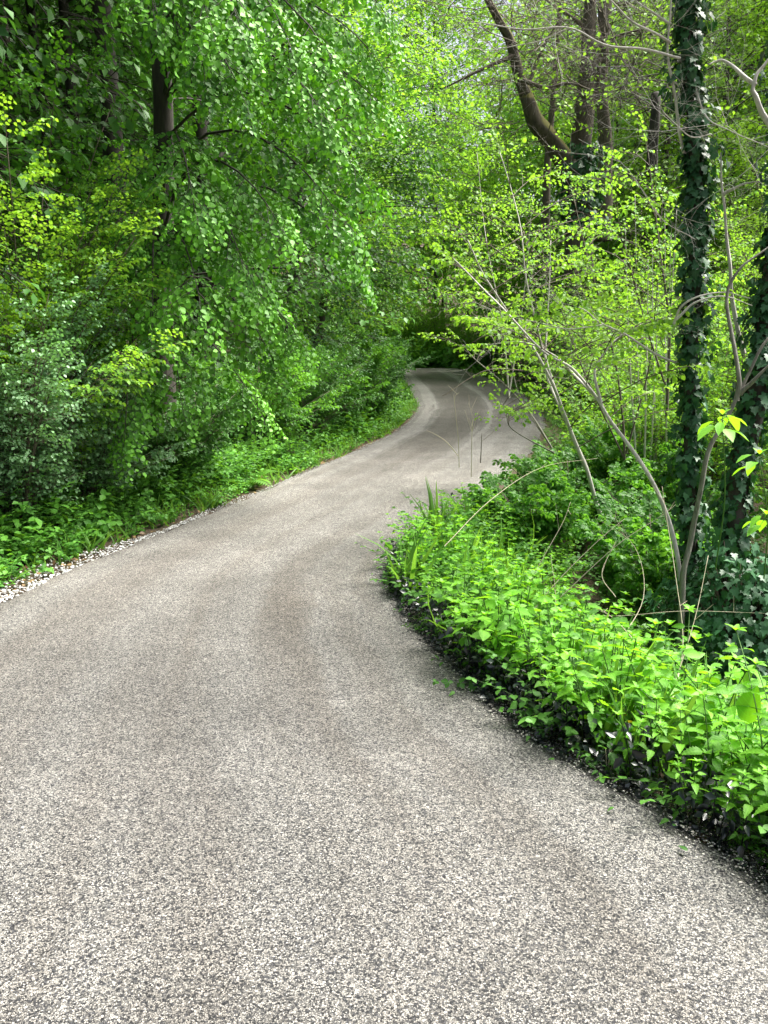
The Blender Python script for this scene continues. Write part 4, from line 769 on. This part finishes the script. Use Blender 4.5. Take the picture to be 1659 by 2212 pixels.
# ferns
def frond(lv, o, d, L, rng):
    d = nrm(np.array(d, float)); pts = []; p = np.array(o, float); v = nrm(d+[0, 0, 1.3])
    for i in range(18):
        v = nrm(v+np.array([0, 0, -.1])); p = p+v*L/18; pts.append((p, v))
    for i, (p, v) in enumerate(pts):
        q = i/17; w_ = L*.28*math.sin(PI*min(1, q*.85+.15))**.8*(1-.25*q); sd = nrm(np.cross(v, [0, 0, 1.])); nn = np.cross(sd, v)
        for sg in (-1, 1): lv.add(p, nrm(sd*sg+v*.35+[0, 0, -.12]), nn, w_, .3+.5*q+rng.normal(0, .06))
    return [x[0] for x in pts]
def fern(label, loc, L, n, seed, arc=(0, 2*PI)):
    rng = np.random.default_rng(seed); t = thing('fern', label, 'fern', loc, 0, None)
    for k in range(n):
        lv = Leaves(); a = arc[0]+(arc[1]-arc[0])*(k+rng.random()*.6)/n; pts = frond(lv, loc, (math.cos(a), math.sin(a), rng.uniform(-.2, .5)), L*rng.uniform(.75, 1.1), rng)
        f = link('frond', lv.mesh('frond', M['fern'], T_simple(.16)), t); b = Bag(); segs(b, pts[:-1], pts[1:], .002, .0015); s = bpy.data.objects.new('midrib', b.mesh('midrib', M['stem'])); C.objects.link(s); s.parent = f
    return t
for k, (x, y, L, n, lab) in enumerate([(-1.75, 9.85, .55, 8, 'feathery fern arching at the left verge, halfway between lime tree and bend'), (-2.55, 8.9, .5, 7, 'fern in the shade at the verge below the lime tree'), (-2.95, 8.3, .45, 6, 'small fern in front of the dark hollow on the left'), (-1.25, 12.1, .5, 7, 'fern farther along the left verge by the dark bush')]):
    fern(lab, (x, y, gz(x, y)), L, n, 170+k)
p = at(1560, 1480, 3.5); fern('light green fern rising out of the nettles at the right', (p.x, p.y, p.z-.28), .55, 6, 180)

# ------------------------------------------------------------------ nettles
def nettle_mesh(seed, h=.5, nodes=8, tar=0, ls=1.):
    r = np.random.default_rng(seed); lv, lt, b, bt = Leaves(), Leaves(), Bag(), Bag(); pr = np.zeros(3); lean = r.normal(0, .12, 2); tone = r.normal(0, .13)
    for i in range(nodes):
        q = (i+1)/nodes; p = np.array([lean[0]*q*q*h*2, lean[1]*q*q*h*2, h*q**.9]); segs(bt if (tar > q) else b, [pr], [p], .0032*(1.2-.6*q), .0032*(1.1-.6*q)); pr = p
        if q < .12: continue
        for sg in (0, PI):
            if r.random() < .12*(1-q): continue
            a = i*PI/2+sg+r.normal(0, .2); rise = .5*q-.25+r.normal(0, .15)
            d = nrm(np.array([math.cos(a), math.sin(a), rise])); L = .076*ls*(1.15-.75*abs(q-.55)-.35*q**4)*r.uniform(.75, 1.15); isd = tar > q+r.normal(0, .12)
            pe = p+d*L*.3; segs(b, [p], [pe], .0012, .0009) if not isd else None
            if isd: d = nrm(d*[1, 1, .2]+[0, 0, -.8*r.uniform(.1, 1.6)]+r.normal(0, .35, 3)); L *= r.uniform(.35, .85)
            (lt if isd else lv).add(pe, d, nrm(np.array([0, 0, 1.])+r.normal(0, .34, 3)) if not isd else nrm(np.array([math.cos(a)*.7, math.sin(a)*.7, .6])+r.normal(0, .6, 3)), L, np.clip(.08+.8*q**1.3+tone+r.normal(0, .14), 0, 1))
    for k in range(4):
        a = k*PI/2+.6; lv.add(pr, nrm(np.array([math.cos(a), math.sin(a), .9])), nrm(np.array([-math.cos(a)*.4, -math.sin(a)*.4, 1.])), .03, .95)
    return lv, lt, b, bt
NET = []
def nettle_proto(seed, h, nodes, tar, label, group):
    lv, lt, b, bt = nettle_mesh(seed, h, nodes, tar, {202: 1.2, 205: 1.3, 201: .85, 203: .9}.get(seed, 1.)); t = thing('nettle_plant', label, 'nettle', (0, 0, 0), 0, group)
    if b.n: link('stem', b.mesh('stem', M['stem']), t)
    if bt.n: link('blackened_stem', bt.mesh('blackened_stem', M['tarstem']), t)
    if lv.count(): link('leaves', lv.mesh('leaves', M['nettle'], LEAFT['nettle']), t)
    if lt.count(): link('blackened_leaves', lt.mesh('blackened_leaves', M['tar'], T_oval(.3, .7, .9)), t)
    return t
def nettles():
    rng = np.random.default_rng(77); random.seed(77)
    LG = ('bright green nettle in the dense bed along the right road edge', 'nettles in the bed right of the road')
    LT = ('nettle with black bitumen-coated lower leaves at the road edge', 'nettles blackened by bitumen along the road edge')
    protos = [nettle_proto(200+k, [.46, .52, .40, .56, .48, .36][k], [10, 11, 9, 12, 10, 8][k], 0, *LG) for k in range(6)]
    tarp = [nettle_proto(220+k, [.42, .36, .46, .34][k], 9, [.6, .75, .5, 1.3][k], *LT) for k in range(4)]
    n = 980; y = 2.05+6.6*rng.random(n)**1.15; d = .02+1.35*rng.random(n)**.85; y[:130] = 2.05+4.9*rng.random(130); d[:130] = .0+.17*rng.random(130); x = xR(y)+d+.05*np.sin(y*4.3)+.04*np.sin(y*9.1); o = np.argsort(y)
    first = {id(q): True for q in protos+tarp}; cnt = 0; rest = []; made = tmade = 0
    for i in o:
        X, Y = float(x[i]), float(y[i]); near = d[i] < .17; h = np.interp(Y, [2, 4.5, 6.5, 8], [1.1, 1.0, .76, .72])*(1 if not near else .8)*rng.uniform(.72, 1.2)*(1+.14*math.sin(Y*3.1+X*4))
        if d[i] > .9: h *= .85
        tarred = (near and Y < 7 and rng.random() < .88) or (d[i] < .3 and rng.random() < .4 and Y < 5)
        if tarred and tmade >= 135: tarred = False
        if not tarred and made >= 162: rest.append((X, Y, h)); continue
        if tarred: tmade += 1
        else: made += 1
        src = tarp[rng.integers(0, 4)] if tarred else protos[rng.integers(0, 6)]
        loc = (X, Y, gz(X, Y)); rz = rng.random()*2*PI
        if first[id(src)]: src.location = loc; src.rotation_euler = (0, 0, rz); src.scale = (h, h, h); first[id(src)] = False
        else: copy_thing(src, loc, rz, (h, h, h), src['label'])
    # the far end of the bed, too many to count
    lv, b = Leaves(), Bag(); P = np.array(rest); sp = []
    for k in range(5):
        l, _, bb, _ = nettle_mesh(240+k, .5, 8, 0); s = Spray(); s.P, s.D, s.N, s.S, s.T = l.arr(); s.A = np.array([[0, 0, 0.]]); s.B = np.array([[0, 0, .45]]); s.R = np.array([.003]); sp.append(s)
    scatter_up(sp, np.stack([P[:, 0], P[:, 1], ground_z(P[:, 0], P[:, 1])], 1), P[:, 2], lv, b, rng, .08)
    tag(link('nettle_bed', lv.mesh('nettle_bed', M['nettle'], T_oval(.34))), 'far end of the dense bright green nettle bed', 'nettles', kind='stuff')
    tag(link('nettle_bed_stems', b.mesh('nettle_bed_stems', M['stem'])), 'stems in the far end of the nettle bed', 'nettles', kind='stuff')
nettles()

# ------------------------------------------------------------------ single plants at the right edge
def leafy_plant(name, label, cat, base, leaves, leafm, tmpl, stem_r=.003, stemm='stem', group=None, top=None):
    """leaves: (where the leaf starts, its direction, length, tint)"""
    base = Vector(base); t = thing(name, label, cat, base, 0, group); b = Bag()
    if top is not None: tube(b, [tuple(base), tuple(base.lerp(top, .5)+Vector((.03, 0, 0))), tuple(top)], stem_r, stem_r*.6, 6, 5)
    for p, d, L, tint in leaves:
        p = Vector(p); q0 = top if top is not None else base; mid = q0.lerp(p, .55)+Vector((0, 0, .03 if top is None else .004)); tube(b, [tuple(q0), tuple(mid), tuple(p)], stem_r*(1 if top is None else .4), stem_r*(.5 if top is None else .3), 5, 4)
        lv = Leaves(); d = Vector(d).normalized(); s = d.cross(Vector((0, 0, 1))); s = s.normalized() if s.length > .05 else Vector((1, 0, 0)); nn = s.cross(d); lv.add(tuple(p), tuple(d), tuple(nn), L, tint)
        link('leaf', lv.mesh('leaf', M[leafm], LEAFT[tmpl] if isinstance(tmpl, str) else tmpl), t)
    link('stem', b.mesh('stem', M[stemm]), t)
DOCK = T_oval(.30, .35, .5)
b0 = at(1600, 1800, 2.75)
leafy_plant('dock_plant', 'dock with one big upright translucent leaf at the right edge', 'dock', b0, [(at(1612, 1565, 2.75), (.1, .1, 1), .155, 1.), (at(1575, 1600, 2.8), (-1, -.3, .2), .11, .45), (at(1640, 1620, 2.8), (.8, -.2, .3), .12, .4)], 'nettle', DOCK, .004)
b0 = at(1590, 1700, 3.2)
leafy_plant('burdock_plant', 'tall narrow-leaved plant standing behind the dock at the right edge', 'burdock', b0, [(at(1596, 1500, 3.2), (-.15, 0, 1), .17, .35), (at(1608, 1500, 3.2), (.12, 0, 1), .15, .4), (at(1622, 1520, 3.2), (.5, 0, .8), .22, .3)], 'under', T_oval(.2, .4, .3), .004)
b0 = at(1310, 1700, 2.95)
leafy_plant('young_nettle', 'young nettle with four broad leaves leaning over the road edge', 'nettle', b0, [(at(1322, 1620, 2.95), (.9, -.3, .3), .09, .3), (at(1318, 1625, 2.93), (.3, -1, -.5), .085, .25), (at(1308, 1618, 2.95), (-.6, -.4, .8), .05, .6), (at(1330, 1640, 2.95), (.8, -.5, -.6), .085, .2), (at(1318, 1618, 2.97), (.3, .8, .4), .06, .5)], 'under', 'nettle', .0022, 'straw')
b0 = at(1440, 1720, 2.85)
leafy_plant('hedge_mustard', 'bright broad-leaved weed low among the blackened stems', 'weed', b0, [(b0+Vector((-.03, -.02, .05)), (-1, -.3, .3), .10, .9), (b0+Vector((.0, -.03, .06)), (.2, -1, .5), .09, .8), (b0+Vector((.03, 0, .06)), (1, -.3, .5), .09, .7), (b0+Vector((0, 0, .08)), (-.3, .2, 1), .08, 1.)], 'nettle', 'round')
b0 = at(905, 1225, 6.05)
leafy_plant('ivy_sprig', 'dark heart-leaved sprig poking out over the road at the nettle bed corner', 'ivy', b0, [(at(842, 1188, 6.0), (-.3, -.3, 1), .085, .9), (at(850, 1200, 5.95), (-.4, -.5, -.8), .09, .6), (at(838, 1198, 6.0), (-1, -.2, -.3), .07, .8), (at(880, 1158, 6.05), (-.2, -.2, -.9), .10, .1), (at(862, 1196, 6), (.2, -.5, -.7), .09, .5), (at(884, 1180, 6), (.2, -.3, .8), .08, .1), (at(900, 1190, 6), (.5, -.5, -.6), .10, .05)], 'under', 'round', .003, 'tarstem')
def maple(label, base, top, seed, n=7, L=.12, m_='nettle'):
    rng = np.random.default_rng(seed); lst = []
    for k in range(n):
        a = k*2*PI/n+rng.random(); p = Vector(top)+Vector((math.cos(a)*.04, math.sin(a)*.04, rng.uniform(-.05, .02))); lst.append((p, (math.cos(a), math.sin(a), rng.uniform(-.7, .1)), L*rng.uniform(.7, 1.1), rng.uniform(.5, 1)))
    for k in range(3):
        a = k*2.1; lst.append((Vector(top)+Vector((0, 0, .02)), (math.cos(a), math.sin(a), 1.2), L*.45, 1.))
    leafy_plant('chestnut_sapling', label, 'sapling', base, lst, m_, T_oval(.27, .25, .5), .004, top=Vector(top))
maple('sapling with a star of large pale drooping leaves before the ivy trunks', at(1545, 1230, 3.9), at(1560, 905, 3.7), 1, 9, .105)
maple('bright yellow-green sapling leaves sticking in at the right edge, upper tuft', at(1650, 1250, 3.9), at(1640, 990, 3.8), 2, 7, .10)
maple('bright yellow-green sapling leaves at the right edge, lower tuft', at(1680, 1350, 3.9), at(1655, 1120, 3.8), 3, 7, .10)

def stalk(name, label, st, r, m_, group, cat, twigs=0):
    rng = np.random.default_rng(len(label)+int(st[0][0])); P = [at(*p) for p in st]; b = Bag(); tube(b, P, r, r*.35, 5, 6)
    if twigs:
        L = smooth_line(P, 5); O = [tuple(L[int(rng.uniform(.4, .95)*(len(L)-1))]) for _ in range(twigs)]; A = np.array(O); segs(b, A, A+rng.normal(0, .05, (twigs, 3))+[0, 0, .07], r*.5, r*.3)
    o = link(name, b.mesh(name, M[m_], True)); tag(o, label, cat, group)
G = 'dry stalks standing before the road bend'
stalk('dry_stalk', 'tallest dry stalk, with a hooked tip, against the grey road bend', [(992, 1010, 7.4), (990, 950, 7.4), (985, 900, 7.4), (982, 860, 7.4), (992, 848, 7.4)], .0035, 'straw', G, 'stalk', 3)
stalk('dry_stalk', 'forked dry stalk right of the hooked one against the road', [(1018, 1030, 7.2), (1019, 960, 7.2), (1020, 900, 7.2), (1012, 870, 7.2)], .0035, 'straw', G, 'stalk', 6)
stalk('dry_stalk', 'short green-tipped stalk right of the two tall dry ones', [(1038, 1000, 7.3), (1040, 960, 7.3), (1041, 935, 7.3)], .005, 'twig', G, 'stalk', 2)
stalk('dry_stalk', 'thin stalk bent left over the road, lying almost flat', [(990, 985, 7.0), (965, 955, 7.0), (940, 938, 7.0), (922, 930, 7.0)], .004, 'straw', G, 'stalk', 0)
stalk('dangling_twig', 'dark drooping twig hanging over the road bend with a pale tip', [(1130, 800, 8), (1060, 798, 7.8), (1010, 820, 7.7), (970, 848, 7.6), (955, 855, 7.6)], .006, 'twig', None, 'twig', 3)
G = 'long dry canes crossing over the nettle bed'
for k, st in enumerate([[(1050, 1450, 4.8), (1110, 1330, 4.9), (1165, 1220, 5), (1215, 1130, 5.2), (1232, 1085, 5.3)], [(1120, 1360, 4.6), (1200, 1260, 4.8), (1290, 1170, 5), (1350, 1120, 5.2)], [(1440, 1560, 3.6), (1475, 1400, 4.0), (1460, 1250, 4.2), (1440, 1120, 4.4), (1430, 1050, 4.5)], [(1250, 1330, 4.6), (1350, 1330, 4.5), (1480, 1320, 4.4), (1660, 1325, 4.3)],
                       [(1200, 1300, 4.8), (1330, 1180, 4.9), (1420, 1120, 5), (1460, 1090, 5.1)], [(1330, 1400, 4.2), (1390, 1290, 4.5), (1370, 1180, 4.8), (1290, 1120, 5)], [(1330, 1290, 4.5), (1300, 1240, 4.7), (1330, 1170, 4.9)], [(960, 1180, 5.6), (1060, 1080, 6.0), (1170, 1010, 6.5), (1290, 990, 7)], [(1450, 1500, 3.8), (1500, 1340, 4), (1530, 1200, 4.2)], [(1180, 1400, 4.3), (1200, 1300, 4.6), (1190, 1200, 5)], [(1400, 1420, 4.0), (1330, 1340, 4.3), (1270, 1300, 4.6)]]):
    stalk('dry_cane', ['pale straw cane rising steeply out of the middle of the nettle bed', 'straw cane slanting right behind the steep pale one', 'long upright cane in front of the ivy-covered trunk', 'almost level cane running to the right picture edge', 'greenish cane slanting up to the pale leaning stem', 'curved cane looping left of the brown leafless stem', 'short hooked cane in the tangle left of the brown stem', 'long thin cane arching over the bramble bushes by the road', 'cane crossing the foot of the ivy heap', 'short upright cane in the middle of the tangle', 'low cane lying on the nettle tops near the brown stem'][k], st, .0032, 'straw', G, 'cane', 2)
def flower(label, p, h=.3):
    p = Vector(p); t = thing('buttercup', label, 'flower', (p.x, p.y, p.z-h), 0, 'small yellow flowers among the nettles'); b = Bag(); segs(b, [(p.x, p.y, p.z-h)], [tuple(p)], .0016, .0012); link('stem', b.mesh('stem', M['stem']), t)
    lv = Leaves()
    for k in range(5): a = k*1.257; lv.add(tuple(p), (math.cos(a), math.sin(a), .35), (-.3*math.cos(a), -.3*math.sin(a), 1), .014, .7)
    link('petals', lv.mesh('petals', M['petal'], T_oval(.5)), t)
flower('small yellow flower low at the black edge of the nettle bed', at(1041, 1388, 4.4), .15)
flower('yellow flower just below the other one at the black edge', at(1030, 1404, 4.3), .12)
flower('yellow flower high in the nettles near the right edge, left of two', at(1348, 1545, 3.2))
flower('yellow flower high in the nettles near the right edge, right of two', at(1362, 1560, 3.1))

ORD = ['first', 'second', 'third', 'fourth', 'fifth', 'sixth', 'seventh', 'eighth', 'ninth', 'tenth', 'eleventh', 'twelfth', 'thirteenth', 'fourteenth', 'fifteenth', 'sixteenth', 'seventeenth', 'eighteenth']
def order_labels(group, text):
    obs = sorted([o for o in C.objects if o.get('group') == group and o.parent is None], key=lambda o: math.atan2(o.location.x, o.location.y))
    for i, o in enumerate(obs): o['label'] = text % ORD[min(i, 17)]
order_labels('tall light trees behind the right thicket', 'tall light green tree behind the right thicket, %s from the left')
order_labels('airy yellowish trees behind the right thicket', 'airy yellowish tree behind the right thicket, %s from the left')
order_labels('dark trees inside the wood left of the road', 'dark tree deep inside the left wood, %s from the left')
order_labels('thin bushes filling the thicket below the mossy tree', 'light green thicket bush between bend and ivy trunk, %s from the left')
order_labels('leafy bushes behind the ivy-covered trunks', 'leafy light green bush behind the ivy-covered trunks, %s from the left')
order_labels('pale straight poles standing in the right thicket', 'thin pale pole standing left of the ivy-covered trunk, %s from the left')
